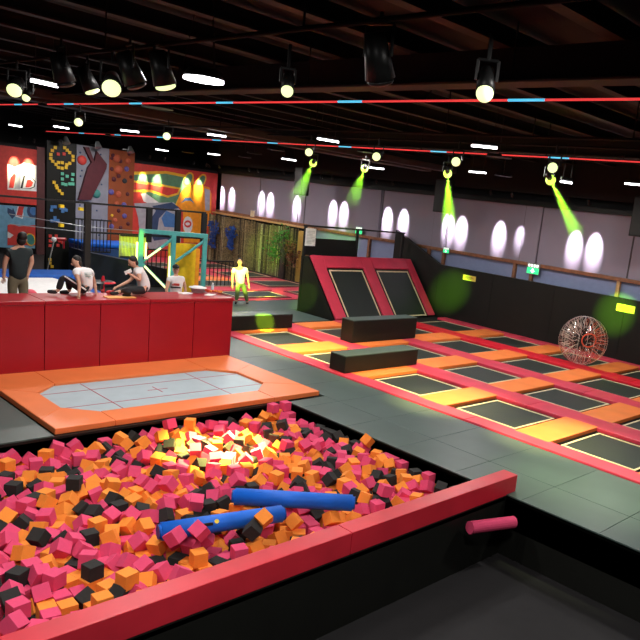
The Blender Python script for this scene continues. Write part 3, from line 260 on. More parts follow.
# ---------------------------------------------------------------- materials
MATS={}
def mat(name,col,rough=.55,metal=0.0,var=.12,scale=6.0,bump=.02,emit=0.0,spec=.4,ecol=None):
    if name in MATS: return MATS[name]
    m=bpy.data.materials.new(name); m.use_nodes=True; nt=m.node_tree; b=nt.nodes['Principled BSDF']
    b.inputs['Roughness'].default_value=rough; b.inputs['Metallic'].default_value=metal; b.inputs['Specular IOR Level'].default_value=spec
    tc=nt.nodes.new('ShaderNodeTexCoord'); nz=nt.nodes.new('ShaderNodeTexNoise'); nz.inputs['Scale'].default_value=scale; nz.inputs['Detail'].default_value=5
    nt.links.new(tc.outputs['Object'],nz.inputs['Vector'])
    rp=nt.nodes.new('ShaderNodeValToRGB'); e=rp.color_ramp.elements
    e[0].position=.3; e[1].position=.7
    e[0].color=(*[max(0,c*(1-var)) for c in col],1); e[1].color=(*[min(1,c*(1+var)) for c in col],1)
    nt.links.new(nz.outputs['Fac'],rp.inputs['Fac']); nt.links.new(rp.outputs['Color'],b.inputs['Base Color'])
    if bump:
        bp=nt.nodes.new('ShaderNodeBump'); bp.inputs['Strength'].default_value=bump*5; bp.inputs['Distance'].default_value=.02
        nt.links.new(nz.outputs['Fac'],bp.inputs['Height']); nt.links.new(bp.outputs['Normal'],b.inputs['Normal'])
    if emit:
        b.inputs['Emission Color'].default_value=(*(ecol or col),1); b.inputs['Emission Strength'].default_value=emit
    MATS[name]=m; return m
def glassy(name,tint,fac=.12,rough=.08):
    m=bpy.data.materials.new(name); m.use_nodes=True; nt=m.node_tree; nt.nodes.clear()
    o=nt.nodes.new('ShaderNodeOutputMaterial'); mx=nt.nodes.new('ShaderNodeMixShader'); t=nt.nodes.new('ShaderNodeBsdfTransparent'); g=nt.nodes.new('ShaderNodeBsdfGlossy')
    lw=nt.nodes.new('ShaderNodeLayerWeight'); lw.inputs['Blend'].default_value=fac
    nz=nt.nodes.new('ShaderNodeTexNoise'); nz.inputs['Scale'].default_value=7; bp=nt.nodes.new('ShaderNodeBump'); bp.inputs['Strength'].default_value=.6; bp.inputs['Distance'].default_value=.05
    nt.links.new(nz.outputs['Fac'],bp.inputs['Height']); nt.links.new(bp.outputs['Normal'],g.inputs['Normal'])
    t.inputs['Color'].default_value=(*tint,1); g.inputs['Roughness'].default_value=rough
    nt.links.new(lw.outputs['Facing'],mx.inputs['Fac']); nt.links.new(t.outputs[0],mx.inputs[1]); nt.links.new(g.outputs[0],mx.inputs[2]); nt.links.new(mx.outputs[0],o.inputs['Surface'])
    return m
def smoke(name,dens,col=(1,1,1)):
    m=bpy.data.materials.new(name); m.use_nodes=True; nt=m.node_tree; nt.nodes.clear()
    o=nt.nodes.new('ShaderNodeOutputMaterial'); v=nt.nodes.new('ShaderNodeVolumeScatter'); v.inputs['Density'].default_value=dens; v.inputs['Color'].default_value=(*col,1)
    v.inputs['Anisotropy'].default_value=0.0
    nt.links.new(v.outputs[0],o.inputs['Volume']); return m
PINK=mat('vinyl_coral',(.62,.045,.085),.42,scale=2)
SCAR=mat('vinyl_scarlet',(.68,.012,.03),.38,scale=2)
REDW=mat('vinyl_red_wall',(.36,.005,.014),.36,var=.06,scale=1.5)
BEAMR=mat('vinyl_red_beam',(.58,.022,.04),.4,scale=2)
ORNG=mat('vinyl_orange',(.86,.21,.06),.42,var=.06,scale=1.5)
PADO=mat('vinyl_pad_orange',(.88,.22,.05),.42,var=.08,scale=2)
DECK=mat('vinyl_grey_green',(.058,.088,.078),.42,var=.12,scale=1.2)
BLK=mat('vinyl_black',(.008,.0085,.007),.5,scale=2,spec=.25)
DARK=mat('dark_floor',(.012,.011,.012),.8)
NET=mat('woven_bed',(.016,.023,.018),.55,scale=40,var=.25)
WEB=mat('cream_webbing',(.75,.62,.38),.6)
WNET=mat('white_bed',(.40,.49,.53),.5,scale=3,var=.05)
STITCH=mat('red_line',(.45,.05,.07),.5)
SEAM=mat('seam',(.02,.012,.012),.7)
REDSEAM=mat('red_seam',(.16,.003,.008),.6)
CP=mat('foam_pink',(.74,.065,.17),.85,scale=30,var=.03,bump=.01); CO=mat('foam_orange',(.92,.28,.035),.85,scale=30,var=.03,bump=.01); CK=mat('foam_black',(.022,.021,.02),.9,scale=30)
BLUE=mat('vinyl_blue',(.003,.13,.66),.55,scale=3); BLUEM=mat('blue_matt',(.006,.09,.40),.6); BLUED=mat('blue_dark',(.02,.06,.25),.5)
LWALL=mat('panel_wall_grey',(.25,.22,.28),.5,var=.06,scale=.8)
BAND=mat('band_blue_grey',(.22,.26,.42),.5,var=.05)
WOOD=mat('wood_rail',(.24,.10,.05),.5,scale=9,var=.3)
WOODL=mat('wood_light',(.55,.33,.14),.5,scale=9,var=.2)
CEIL=mat('ceiling_black',(.006,.0055,.005),.9)
STEEL=mat('painted_purlin',(.011,.009,.008),.7,var=.2)
METAL=mat('fixture_black',(.02,.02,.02),.4,.3)
GREYM=mat('bare_steel',(.35,.36,.37),.4,.7)
TEAL=mat('paint_teal',(.10,.46,.44),.4); YEL=mat('paint_yellow',(.86,.55,.02),.4)
SKIN=mat('skin',(.62,.34,.23),.55,scale=12,var=.08); HAIR=mat('hair',(.015,.011,.01),.6)
WHT=mat('cotton_white',(.82,.80,.80),.8,scale=8,var=.05); BTR=mat('cloth_black',(.015,.015,.017),.8); GRS=mat('cloth_dark_green',(.02,.03,.032),.85); KHK=mat('cloth_khaki',(.22,.19,.12),.85)
GRT=mat('cloth_olive',(.10,.14,.05),.85)
STRW=mat('stripe_white',(.8,.8,.8),.7)
BAMB=mat('bamboo',(.17,.125,.055),.6,scale=14,var=.6)
LEAF=mat('leaf_green',(.05,.14,.03),.6,scale=9,var=.5)
BARK=mat('bark',(.03,.022,.018),.9)
PC={'yellow':mat('paint_y',(.80,.50,.03),.6),'green':mat('paint_green',(.10,.24,.14),.6),'red':mat('paint_red',(.60,.05,.04),.6),'orange':mat('paint_orange',(.85,.33,.02),.6),
'grey':mat('paint_grey',(.36,.38,.42),.6),'blue':mat('paint_blue',(.06,.18,.42),.6),'sky':mat('paint_sky',(.17,.38,.55),.6),'navy':mat('paint_navy',(.03,.06,.14),.6),'white':mat('paint_white',(.72,.72,.74),.6),
'black':mat('paint_black',(.03,.03,.035),.6),'teal':mat('paint_teal2',(.05,.22,.2),.6),'mint':mat('paint_mint',(.12,.50,.34),.6),'maroon':mat('paint_maroon',(.085,.012,.02),.6),'rust':mat('paint_rust',(.45,.09,.04),.6),'purple':mat('paint_purple',(.12,.09,.30),.5)}
CLIMBW=mat('climb_panel_grey',(.24,.24,.29),.7,scale=3); CLIMBO=mat('climb_panel_orange',(.27,.06,.016),.7,scale=3)
E_WHITE=mat('tube_glow',(.9,.92,1),emit=9,ecol=(.95,.95,1)); E_LENS=mat('lens_glow',(.9,1,.7),emit=1.25,ecol=(.86,1,.45)); E_LGRN=mat('lens_glare_green',(.8,1,.3),emit=1.5,ecol=(.62,1,.10))
E_RED=mat('led_red',(1,.1,.1),emit=.8,ecol=(1,.06,.06)); E_CYAN=mat('led_cyan',(.3,.8,1),emit=1.1,ecol=(.08,.55,.85))
E_BAR=mat('led_lime_bar',(.9,1,.3),emit=2.2,ecol=(.95,.95,.35)); E_EXIT=mat('exit_green',(.05,.8,.3),emit=1.0,ecol=(.02,.75,.25))
SIGNY=mat('sign_yellow',(.80,.62,.10),.5); PAPER=mat('paper',(.80,.84,.78),.6)
# ---------------------------------------------------------------- geometry helpers
class MB:
    def __init__(s): s.b=bmesh.new(); s.mats=[]
    def mi(s,m):
        if m not in s.mats: s.mats.append(m)
        return s.mats.index(m)
    def _fin(s,n0,m,mx=None):
        i=s.mi(m); s.b.faces.ensure_lookup_table()
        for f in s.b.faces[n0:]: f.material_index=i
    def box(s,x0,x1,y0,y1,z0,z1,m,bev=0,M=None):
        n0=len(s.b.faces)
        r=bmesh.ops.create_cube(s.b,size=1)
        T=Matrix.Translation(((x0+x1)/2,(y0+y1)/2,(z0+z1)/2))@Matrix.Diagonal((x1-x0,y1-y0,z1-z0,1))
        if M is not None: T=M@T
        bmesh.ops.transform(s.b,matrix=T,verts=r['verts'])
        if bev:
            es=list({e for v in r['verts'] for e in v.link_edges})
            bmesh.ops.bevel(s.b,geom=es,offset=bev,segments=2,affect='EDGES',profile=.6)
        s.b.faces.ensure_lookup_table(); s._fin(n0,m); return s
    def cyl(s,a,b,r0,r1,m,seg=14,caps=True):
        a=Vector(a);b=Vector(b);d=b-a;n0=len(s.b.faces)
        r=bmesh.ops.create_cone(s.b,cap_ends=caps,segments=seg,radius1=r0,radius2=r1,depth=d.length)
        T=Matrix.Translation((a+b)/2)@d.to_track_quat('Z','Y').to_matrix().to_4x4()
        bmesh.ops.transform(s.b,matrix=T,verts=r['verts']); s._fin(n0,m); return s
    def ball(s,c,r,m,sc=(1,1,1),seg=14,M=None):
        n0=len(s.b.faces); q=bmesh.ops.create_uvsphere(s.b,u_segments=seg,v_segments=max(6,seg*2//3),radius=r)
        T=Matrix.Translation(c)@(M or Matrix())@Matrix.Diagonal((*sc,1))
        bmesh.ops.transform(s.b,matrix=T,verts=q['verts']); s._fin(n0,m); return s
    def prism(s,pts,ext,m):
        """pts: 3D polygon, ext: extrusion vector"""
        n0=len(s.b.faces); ext=Vector(ext)
        a=[s.b.verts.new(p) for p in pts]; c=[s.b.verts.new(Vector(p)+ext) for p in pts]; n=len(a)
        f1=s.b.faces.new(a[::-1]); f2=s.b.faces.new(c)
        for i in range(n): s.b.faces.new((a[i],a[(i+1)%n],c[(i+1)%n],c[i]))
        s._fin(n0,m)
        bmesh.ops.recalc_face_normals(s.b,faces=s.b.faces[n0:]) if False else None
        return s
    def build(s,name,parent=None,smooth=False,loc=None):
        bmesh.ops.recalc_face_normals(s.b,faces=s.b.faces)
        me=bpy.data.meshes.new(name); s.b.to_mesh(me); s.b.free()
        for m in s.mats: me.materials.append(m)
        if smooth:
            for p in me.polygons: p.use_smooth=True
        o=bpy.data.objects.new(name,me); COL.objects.link(o)
        if parent: o.parent=parent
        if loc is not None: o.location=loc
        return o
def tag(o,label,cat,group=None,kind=None):
    o['label']=label; o['category']=cat
    if group: o['group']=group
    if kind: o['kind']=kind
    return o
def empty(name,loc,label,cat,group=None):
    o=bpy.data.objects.new(name,None); o.empty_display_size=.1; COL.objects.link(o); o.location=loc
    return tag(o,label,cat,group)
def struct(o): o['kind']='structure'; return o
def pl(o,l): o['label']=l; return o
def copy_tree(o,parent=None):
    c=o.copy(); COL.objects.link(c); c.parent=parent
    for ch in list(o.children): copy_tree(ch,c)
    return c
def shift_cube(o): pass
ORD=['leftmost','second from left','third from left','fourth from left','fifth from left','sixth from left','seventh from left','eighth from left','ninth from left','tenth from left','eleventh from left','twelfth from left','thirteenth from left','fourteenth from left','fifteenth from left']
# ================================================================= SETTING
PX0,PX1,PY0,PY1=-10.75,-5.68,1.75,8.52      # foam pit
b=MB()
b.box(-37,PX0,-5,24,-.5,-.06,DARK); b.box(PX0,4,PY1,24,-.5,-.06,DARK); b.box(PX0,4,-5,PY0,-.5,-.06,DARK); b.box(-5.42,4,PY0,PY1,-1.05,-.95,DARK)
struct(b.build('floor'))
b=MB()   # padded pit lining
b.box(PX0-.05,PX1+.02,PY0,PY1,-1.0,-.9,BLK)
b.box(PX0-.08,PX0,PY0-.08,PY1+.08,-1.0,-.02,BLK); b.box(PX0,2,PY1,PY1+.06,-1.0,-.02,BLK); b.box(PX0,PX1,PY0-.08,PY0,-1.0,-.02,BLK); b.box(PX1,PX1+.26,PY0,8.52,-1.0,-.02,BLK)
struct(b.build('trim_1'))
b=MB()
b.box(-37,4,-5,24,6.2,6.4,CEIL); struct(b.build('ceiling'))
struct(MB().box(-37,4,21.9,22.1,-.5,6.3,DARK).build('wall_back'))
struct(MB().box(-37.2,-37,-5,24,-.5,6.3,DARK).build('wall_left'))
# grey panelled wall behind the padded wall
b=MB(); b.box(-34.0,-3,21.5,21.6,2.5,4.5,LWALL); 
for x in (-14.6,-13.9,-18.85,-18.1,-22.6,-21.8,-26.9,-27.4,-30.5,-10.4,-9.6): b.box(x-.02,x+.02,21.48,21.5,2.5,4.5,mat('panel_joint',(.06,.05,.055)))
for x0 in (-14.6,-18.85,-22.6,-10.35): b.box(x0+.02,x0+.7,21.44,21.5,2.5,4.5,LWALL)
struct(b.build('wall_back_panelled'))
struct(MB().box(-26,-3,21.5,21.6,-.05,2.5,BAND).build('wall_back_lower'))
b=MB(); b.box(-34.1,-3,21.3,21.9,4.5,4.66,BLK); b.box(-34.1,-3,21.0,21.1,4.9,6.2,CEIL); struct(b.build('trim_2'))
b=MB(); b.box(-25.9,-3,21.36,21.5,2.43,2.55,WOOD,.01); b.box(-34.1,-25.9,21.1,21.3,2.42,2.5,WOODL,.01); b.box(-34.1,-25.9,21.3,21.45,2.5,2.62,WOOD,.01)
struct(b.build('trim_3'))
i=4
for x in (-22.3,-18.87,-18.08,-14.7,-13.96,-10.6,-7):
    struct(MB().box(x-.06,x+.06,21.36,21.48,1.0,2.43,WOOD if x!=-10.6 else WOODL,.01).build('trim_%d'%i)); i+=1
# ceiling steelwork, parallel to the far wall's normal
k=0
for x in [-33+1.45*j for j in range(25)]:
    b=MB(); h=.05
    b.box(x-.04,x+.04,-4,21,5.95,6.15,STEEL if k%2 else CEIL); b.box(x-.09,x+.09,-4,21,5.93,5.96,STEEL)
    struct(b.build('trim_%d'%i)); i+=1; k+=1
for y in (0,7.2,14.6): struct(MB().box(-36,3,y-.12,y+.12,5.55,5.92,CEIL).box(-36,3,y-.16,y+.16,5.53,5.56,STEEL).build('trim_%d'%i)); i+=1
for x,w in ((-18.2,.5),(-16.9,.3)): struct(MB().box(x-w/2,x+w/2,2,20,5.3,5.5,mat('duct_brown',(.05,.03,.024),.6),.03).build('trim_%d'%i)); i+=1
# truss pipes that carry the lamps
for y,z in ((3.6,5.12),(9.3,5.12),(12.4,5.12),(6.35,5.3),(11.85,5.3)):
    b=MB(); b.cyl((-34,y+.08,z+.12),(3,y+.08,z+.12),.02,.02,CEIL)
    x=-32
    while x<3: b.cyl((x,y+.08,z+.12),(x,y+.08,6),.01,.01,CEIL,6); x+=3.4
    struct(b.build('trim_%d'%i)); i+=1
# ================================================================= WALKWAY MATS
def padbox(name,x0,x1,y0,y1,z0,z1,m,bev=.02):
    c=Vector(((x0+x1)/2,(y0+y1)/2,z0))
    return MB().box(x0-c.x,x1-c.x,y0-c.y,y1-c.y,0,z1-z0,m,bev).build(name,loc=c)
xs=[-14.12+1.28*j for j in range(13)]
for x0 in xs:
    if x0>0: break
    x1=x0+1.274
    tag(padbox('floor_mat',x0,x1,9.456,10.86,-.06,0,DECK,.005),'grey-green vinyl floor mat in the walkway row beside the trampolines','floor mat','walkway mats beside the trampolines')
    if x0+1.28>-10.6: tag(padbox('floor_mat',max(x0,-10.7),x1,8.52,9.45,-.06,0,DECK,.005),'grey-green vinyl floor mat in the walkway row along the pit edge','floor mat','walkway mats along the pit edge')
tag(padbox('floor_mat',-14.15,-10.76,3.0,4.19,-.06,0,DECK,.005),'large grey floor mat beside the short left end of the orange trampoline','floor mat')
tag(padbox('floor_mat',-14.15,-10.76,1.2,2.99,-.06,0,DECK,.005),'large grey floor mat beside the pit, beyond the mat next to the orange trampoline','floor mat')
tag(padbox('floor_mat',-18.2,-14.13,9.6,10.86,-.06,0,DECK,.005),'long grey floor mat passing behind the end of the red padded wall','floor mat')
tag(padbox('floor_mat',-21.6,-19.7,9.7,18.2,-.06,.0,DECK,.01),'long grey floor mat where the man in the white shirt stands','floor mat')
tag(padbox('floor_mat',-19.65,-17.75,10.9,15.6,-.06,.0,DECK,.01),'dark grey floor mat between the lit black block and the standing man','floor mat')
# ================================================================= TRAMPOLINE COURT
CX=[(-16.7,-14.95),(-14.08,-12.3),(-11.46,-9.75),(-8.98,-7.2),(-6.41,-4.65)]
PADX=[(-14.95,-14.08),(-12.3,-11.46),(-9.75,-8.98),(-7.2,-6.41),(-4.65,-3.85)]
RY=[(11.35,13.07),(13.84,15.53),(16.3,18.0),(18.77,20.42)]
ROWN=['row beside the walkway','second row from the walkway','third row from the walkway','row against the black wall']
def trampoline(x0,x1,y0,y1,label,name='trampoline',group=None,z=0,web=WEB):
    cx,cy=(x0+x1)/2,(y0+y1)/2; t=empty(name,(cx,cy,z-.055),label,'trampoline',group); hx,hy=(x1-x0)/2,(y1-y0)/2
    g=.13
    MB().box(-hx+g,hx-g,-hy+g,hy-g,.01,.025,NET).build('bed',t)
    w=.045; e=MB()
    for a in ((-hx+g,hx-g,-hy+g,-hy+g+w),(-hx+g,hx-g,hy-g-w,hy-g),(-hx+g,-hx+g+w,-hy+g+w,hy-g-w),(hx-g-w,hx-g,-hy+g+w,hy-g-w)): e.box(*a,.027,.037,web)
    e.build('webbing_border',t)
    s=MB()
    for a in ((-hx,hx,-hy,-hy+.03),(-hx,hx,hy-.03,hy),(-hx,-hx+.03,-hy+.03,hy-.03),(hx-.03,hx,-hy+.03,hy-.03)): s.box(*a,0,.012,METAL)
    s.build('steel_frame',t)
    return t
for r,(y0,y1) in enumerate(RY):
    for c,(x0,x1) in enumerate(CX):
        if r>=2 and c==0: x0=-16.9
        trampoline(x0,x1,y0,y1,'black square trampoline bed, %s in the %s'%(ORD[c],ROWN[r]))
    for c,(x0,x1) in enumerate(PADX):
        col='orange'
        tag(padbox('bridge_pad',x0,x1,y0-.1,y1+.1,-.05,.035,PADO,.018),'%s cross pad between beds, %s in the %s'%(col,ORD[c],ROWN[r]),'pad')
tag(padbox('bridge_pad',-17.5,-16.72,11.3,13.1,-.05,.03,PADO,.018),'orange cross pad under the green-lit black block','pad')
tag(padbox('bridge_pad',-17.5,-16.72,13.9,15.5,-.05,.03,PADO,.018),'orange cross pad at the left foot of the slanted trampolines','pad')
STR=[(10.89,11.33,PINK,'along the walkway edge'),(13.08,13.83,PINK,'between first and second trampoline rows'),(15.54,16.29,PINK,'between second and third trampoline rows'),(18.01,18.76,SCAR,'between third and fourth trampoline rows'),(20.43,20.86,PINK,'at the foot of the black padded wall')]
for y0,y1,m,d in STR:
    xx=[-17.55 if y0<15.6 else -17.2,-13.29,-8.15,-3.4]
    for k in range(3):
        cn={0:'far',1:'middle',2:'near'}[k]
        tag(padbox('frame_pad',xx[k]+.006,xx[k+1]-.006,y0,y1,-.055,.03,m,.018),'%s pad strip %s, %s section'%('bright red' if m is SCAR else 'coral red',d,cn),'pad')
# black blocks
def block(x0,x1,y0,y1,h,label):
    cx,cy=(x0+x1)/2,(y0+y1)/2; t=empty('foam_block',(cx,cy,.04),label,'block'); hx,hy=(x1-x0)/2,(y1-y0)/2
    MB().box(-hx,hx,-hy,hy,0,h-.05,BLK,.02).build('body',t)
    pl(MB().box(-hx-.002,hx+.002,-hy-.002,hy+.002,h-.048,h-.03,DECK,.008).build('top_cover',t),'grey-green top cover')
    return t
block(-12.42,-11.88,11.02,13.52,.44,'low long black padded block with grey top, nearest the walkway')
block(-14.97,-14.47,13.6,16.25,.68,'tall black padded block in front of the two slanted trampolines')
block(-17.4,-16.8,10.95,13.3,.45,'black padded block at the end of the red wall with a lime spot of light')
# padded wall
def wallpad(x0,x1,z1a,z1b,label):
    t=MB(); t.prism([(x0+.004,20.88,-.05),(x1-.004,20.88,-.05),(x1-.004,20.88,z1b),(x0+.004,20.88,z1a)],(0,.16,0),BLK)
    return tag(t.build('wall_pad'),label,'wall pad')
xs=[-17.8,-15.2,-12.6,-10.0,-7.4,-4.8,-2.2]
nm=['beside the slanted trampolines, lit green','holding the small yellow notice','plain, left of the clear ball','behind the clear ball','right of the clear ball','at the far right end']
for k in range(6): wallpad(xs[k],xs[k+1],1.96,1.96,'tall black vinyl wall pad '+nm[k])
wallpad(-20.3,-17.8,3.0,1.96,'black wall pad with a slanted top edge beside the slanted trampolines')
# yellow notices
def notice(x0,x1,z0,z1,label):
    t=tag(MB().box(x0,x1,20.86,20.885,z0,z1,SIGNY,.004).build('notice'),label,'sign')
    q=MB(); w=x1-x0
    for k,(u0,u1,v) in enumerate(((.2,.75,.68),(.15,.85,.48),(.3,.7,.28))): q.box(x0+w*u0,x0+w*u1,20.855,20.861,z0+(z1-z0)*v-.012,z0+(z1-z0)*v+.012,mat('notice_ink',(.35,.16,.03)))
    q.build('lettering',t)
notice(-16.56,-15.97,1.57,1.76,'small yellow notice on the black wall near the slanted trampolines')
notice(-10.27,-9.65,1.55,1.78,'small yellow notice on the black wall to the right of the clear ball')
def exit_sign(x,z,y,label,s=1.0):
    t=empty('exit_sign',(x,y,z),label,'sign')
    MB().box(-.22*s,.22*s,0,.04,-.16*s,.16*s,GREYM,.01).build('housing',t)
    MB().box(-.2*s,.2*s,-.012,-.002,-.14*s,.03*s,E_EXIT).build('lit_panel',t)
    q=MB(); W=mat('sign_white',(.9,.95,.9),emit=1.2,ecol=(.8,1,.85))
    q.prism([(-.09*s,-.02,-.05*s),(.09*s,-.02,-.05*s),(0,-.02,-.125*s)],(0,.005,0),W).box(-.03*s,.03*s,-.02,-.015,-.05*s,.01*s,W)
    q.build('arrow',t)
    q=MB()
    for k in range(4): q.box((-.17+k*.095)*s,(-.11+k*.095)*s,-.012,-.004,.05*s,.13*s,mat('sign_white',(.9,.95,.9)))
    q.build('lettering',t)
exit_sign(-13.85,2.36,21.3,'green lit emergency exit sign with a down arrow on the grey wall',1.2)
exit_sign(-22.9,2.72,21.3,'small green exit sign on the wall behind the railing',1.0)
exit_sign(-17.9,2.5,21.3,'small green-lit exit sign below the straight green light beam',.7)
# ---------- slanted trampoline wall
def ramp():
    t=empty('slanted_trampoline_wall',(-17.66,18.2,0),'red framed wall of two slanted black trampolines leaning against the platform','trampoline wall')
    L=math.hypot(1.6,1.93); M=Matrix.Rotation(math.atan2(1.93,-1.6)-math.pi,4,'Y')
    # local frame: u along -Y..+Y, v up the slope
    d=Vector((-1.6,0,1.93)).normalized(); n=Vector((1.93,0,1.6)).normalized()
    def slab(u0,u1,v0,v1,h0,h1,m,bev=0):
        T=Matrix(((0,d.x,n.x,0),(1,0,0,0),(0,d.z,n.z,0),(0,0,0,1)))
        return (u0,u1,v0,v1,h0,h1,m,bev,T)
    H=2.5; f=MB()
    cols=[(-2.45,-1.98),(-.2,.32),(2.2,2.55)]
    for a,c in cols: f.box(*slab(a,c,.0,L,0,.08,PINK,.02))
    for a,c in ((-1.98,-.2),(.32,2.2)):
        f.box(*slab(a,c,L-.48,L,0,.08,PINK,.02))
    f.build('frame_padding',t)
    for a,c in ((-1.98,-.2),(.32,2.2)):
        MB().box(*slab(a+.1,c-.1,.0,L-.56,.02,.035,NET)).build('bed',t)
        w=.05; e=MB(); A,B,C,D2=a+.1,c-.1,.0,L-.56
        for q in ((A,B,C,C+w),(A,B,D2-w,D2),(A,A+w,C+w,D2-w),(B-w,B,C+w,D2-w)): e.box(*slab(*q,.036,.048,WEB))
        e.build('webbing_border',t)
        MB().box(*slab(a,c,.0,L-.48,-.02,0,BLK)).build('spring_gap',t)
    s=MB(); s.prism([(0,-2.5,-.05),(-1.6,-2.5,1.9),(-1.85,-2.5,1.9),(-1.85,-2.5,-.05)],(0,.04,0),BLK); s.build('side_panel',t)
    s=MB(); s.box(-1.98,-1.8,-2.5,2.6,1.8,1.9,BLK); s.box(-1.98,-1.88,-2.5,2.6,-.05,1.8,BLK); s.build('platform',t)
    return t
ramp()
rl=empty('railing',(-19.62,18.2,1.9),'black railing on top of the platform behind the slanted trampolines','railing')
b=MB(); b.box(-.03,.03,-2.5,2.5,1.0,1.06,METAL); b.build('handrail',rl)
for y in (-2.42,-.0,2.42): MB().box(-.035,.035,y-.05,y+.05,0,1.0,METAL).build('post',rl)
MB().box(-.012,.012,-2.38,-.05,.03,.62,BLK).build('kick_panel',rl)
sg=empty('rules_board',(-19.575,15.98,2.55),'white printed rules board hung on the platform railing','sign')
MB().box(-.012,.012,-.22,.22,-.3,.3,PAPER,.004).build('board',sg)
q=MB()
for k in range(9): q.box(.013,.016,-.17,.17-.1*(k%3==2),.2-.05*k-.008,.2-.05*k+.004,mat('print_grey',(.35,.4,.38)))
q.build('printed_lines',sg)
# ================================================================= ZORB BALL
zb=empty('zorb_ball',(-10.08,18.72,.03),'clear inflatable human-size ball laced with red and white cords','ball')
R0=.72
GL=glassy('clear_pvc',(.97,.96,.95),.16,.1)
MB().ball((0,0,R0),R0,GL,seg=32).build('outer_shell',zb,True); MB().ball((0,0,R0),.44,GL,seg=24).build('inner_shell',zb,True)
cr=MB(); rng=random.Random(4)
RC=mat('cord_red',(.75,.10,.04),.5); WC=mat('cord_white',(.85,.75,.66),.4)
for k in range(200):
    zc=1-2*(k+.5)/200; a=k*2.39996; rr=math.sqrt(1-zc*zc); v=Vector((rr*math.cos(a),rr*math.sin(a),zc)); w=(v+Vector([rng.uniform(-.15,.15) for _ in range(3)])).normalized()
    cr.cyl(Vector((0,0,R0))+v*.44,Vector((0,0,R0))+w*.70,.005,.005,RC if k%5 else WC,5)
cr.build('cords',zb)
hp=MB()
for k in range(5):
    a=k*math.pi/5
    for j in range(24):
        t0,t1=2*math.pi*j/24,2*math.pi*(j+1)/24
        P=lambda t:Vector((.715*math.cos(t)*math.cos(a),.715*math.cos(t)*math.sin(a),R0+.715*math.sin(t)))
        hp.cyl(P(t0),P(t1),.004,.004,WC,5)
hp.build('shell_seams',zb)
ent=MB()
for j in range(24):
    t0,t1=2*math.pi*j/24,2*math.pi*(j+1)/24
    c=Vector((.45,-.5,R0+.12)); u=Vector((.74,.67,0)); v=Vector((.1,-.1,.98))
    ent.cyl(c+.2*(u*math.cos(t0)+v*math.sin(t0)),c+.2*(u*math.cos(t1)+v*math.sin(t1)),.018,.018,RC,6)
ent.build('entry_ring',zb)
# ================================================================= RED PADDED WALL
ys=[1.2,2.2,3.24,4.29,5.34,6.4,7.44,8.48,9.47]
wall=empty('padded_wall',(-14.65,6,0),'long red padded wall that people sit on, behind the orange trampoline','padded wall')
for k in range(8):
    MB().box(.2,.45,ys[k]-6+.006,ys[k+1]-6-.006,-.05,1.36,REDW,.012).build('front_pad',wall)
MB().box(-.45,.2,-4.8,3.46,-.05,1.36,REDW).build('core',wall)
for k in range(0,8,2): MB().box(-.46,.47,ys[k]-6+.004,ys[k+2]-6-.004,1.365,1.44,REDW,.015).build('top_pad',wall)
# ================================================================= ORANGE TRAMPOLINE
ot=empty('olympic_trampoline',(-12.52,6.81,0),'low trampoline with wide orange padding and a white bed under the red wall','trampoline')
X0,X1,Y0,Y1=-1.68,1.69,-2.58,2.6      # outer
x0,x1,y0,y1=-.74,1.14,-2.10,1.92; ch=.45
O=[(X0,Y0),(X1,Y0),(X1,Y1),(X0,Y1)]
inner=[(x0,y0+ch),(x0+ch,y0),(x1-ch,y0),(x1,y0+ch),(x1,y1-ch),(x1-ch,y1),(x0+ch,y1),(x0,y1-ch)]
segs=[ [(X0,Y0),(x0-.0,Y0),(x0+ch,y0),(x0,y0+ch),(X0,y0+ch)],
 [(x0,Y0),(x1,Y0),(x1-ch,y0),(x0+ch,y0)], [(x1,Y0),(X1,Y0),(X1,y0+ch),(x1,y0+ch),(x1-ch,y0)],
 [(X1,y0+ch),(X1,y1-ch),(x1,y1-ch),(x1,y0+ch)], [(X1,y1-ch),(X1,Y1),(x1,Y1),(x1-ch,y1),(x1,y1-ch)],
 [(x1,Y1),(x0,Y1),(x0+ch,y1),(x1-ch,y1)], [(x0,Y1),(X0,Y1),(X0,y1-ch),(x0,y1-ch),(x0+ch,y1)], [(X0,y1-ch),(X0,y0+ch),(x0,y0+ch),(x0,y1-ch)] ]
for s in segs:
    c=Vector((sum(p[0] for p in s)/len(s),sum(p[1] for p in s)/len(s)))
    s=[( c.x+(p[0]-c.x)*.997, c.y+(p[1]-c.y)*.997) for p in s]
    bb=MB(); bb.prism([(p[0],p[1],-.02) for p in s],(0,0,.10),ORNG); o=bb.build('edge_pad',ot)
    md=o.modifiers.new('bev','BEVEL'); md.width=.012; md.segments=2
bb=MB(); bb.prism([(p[0]*1.0,p[1]*1.0,.0) for p in inner],(0,0,.03),WNET); bb.build('bed',ot)
bb=MB()
for xx in (-.26,.62): bb.box(xx-.008,xx+.008,y0+.03,y1-.03,.031,.034,STITCH)
for yy in (-1.2,.95): bb.box(yy*0+x0+.03,x1-.03,yy-.008,yy+.008,.031,.034,STITCH)
bb.box(.18-.2,.18+.2,-.14,-.124,.031,.034,STITCH); bb.box(.18-.008,.18+.008,-.33,.07,.031,.034,STITCH)
bb.build('marking_lines',ot)
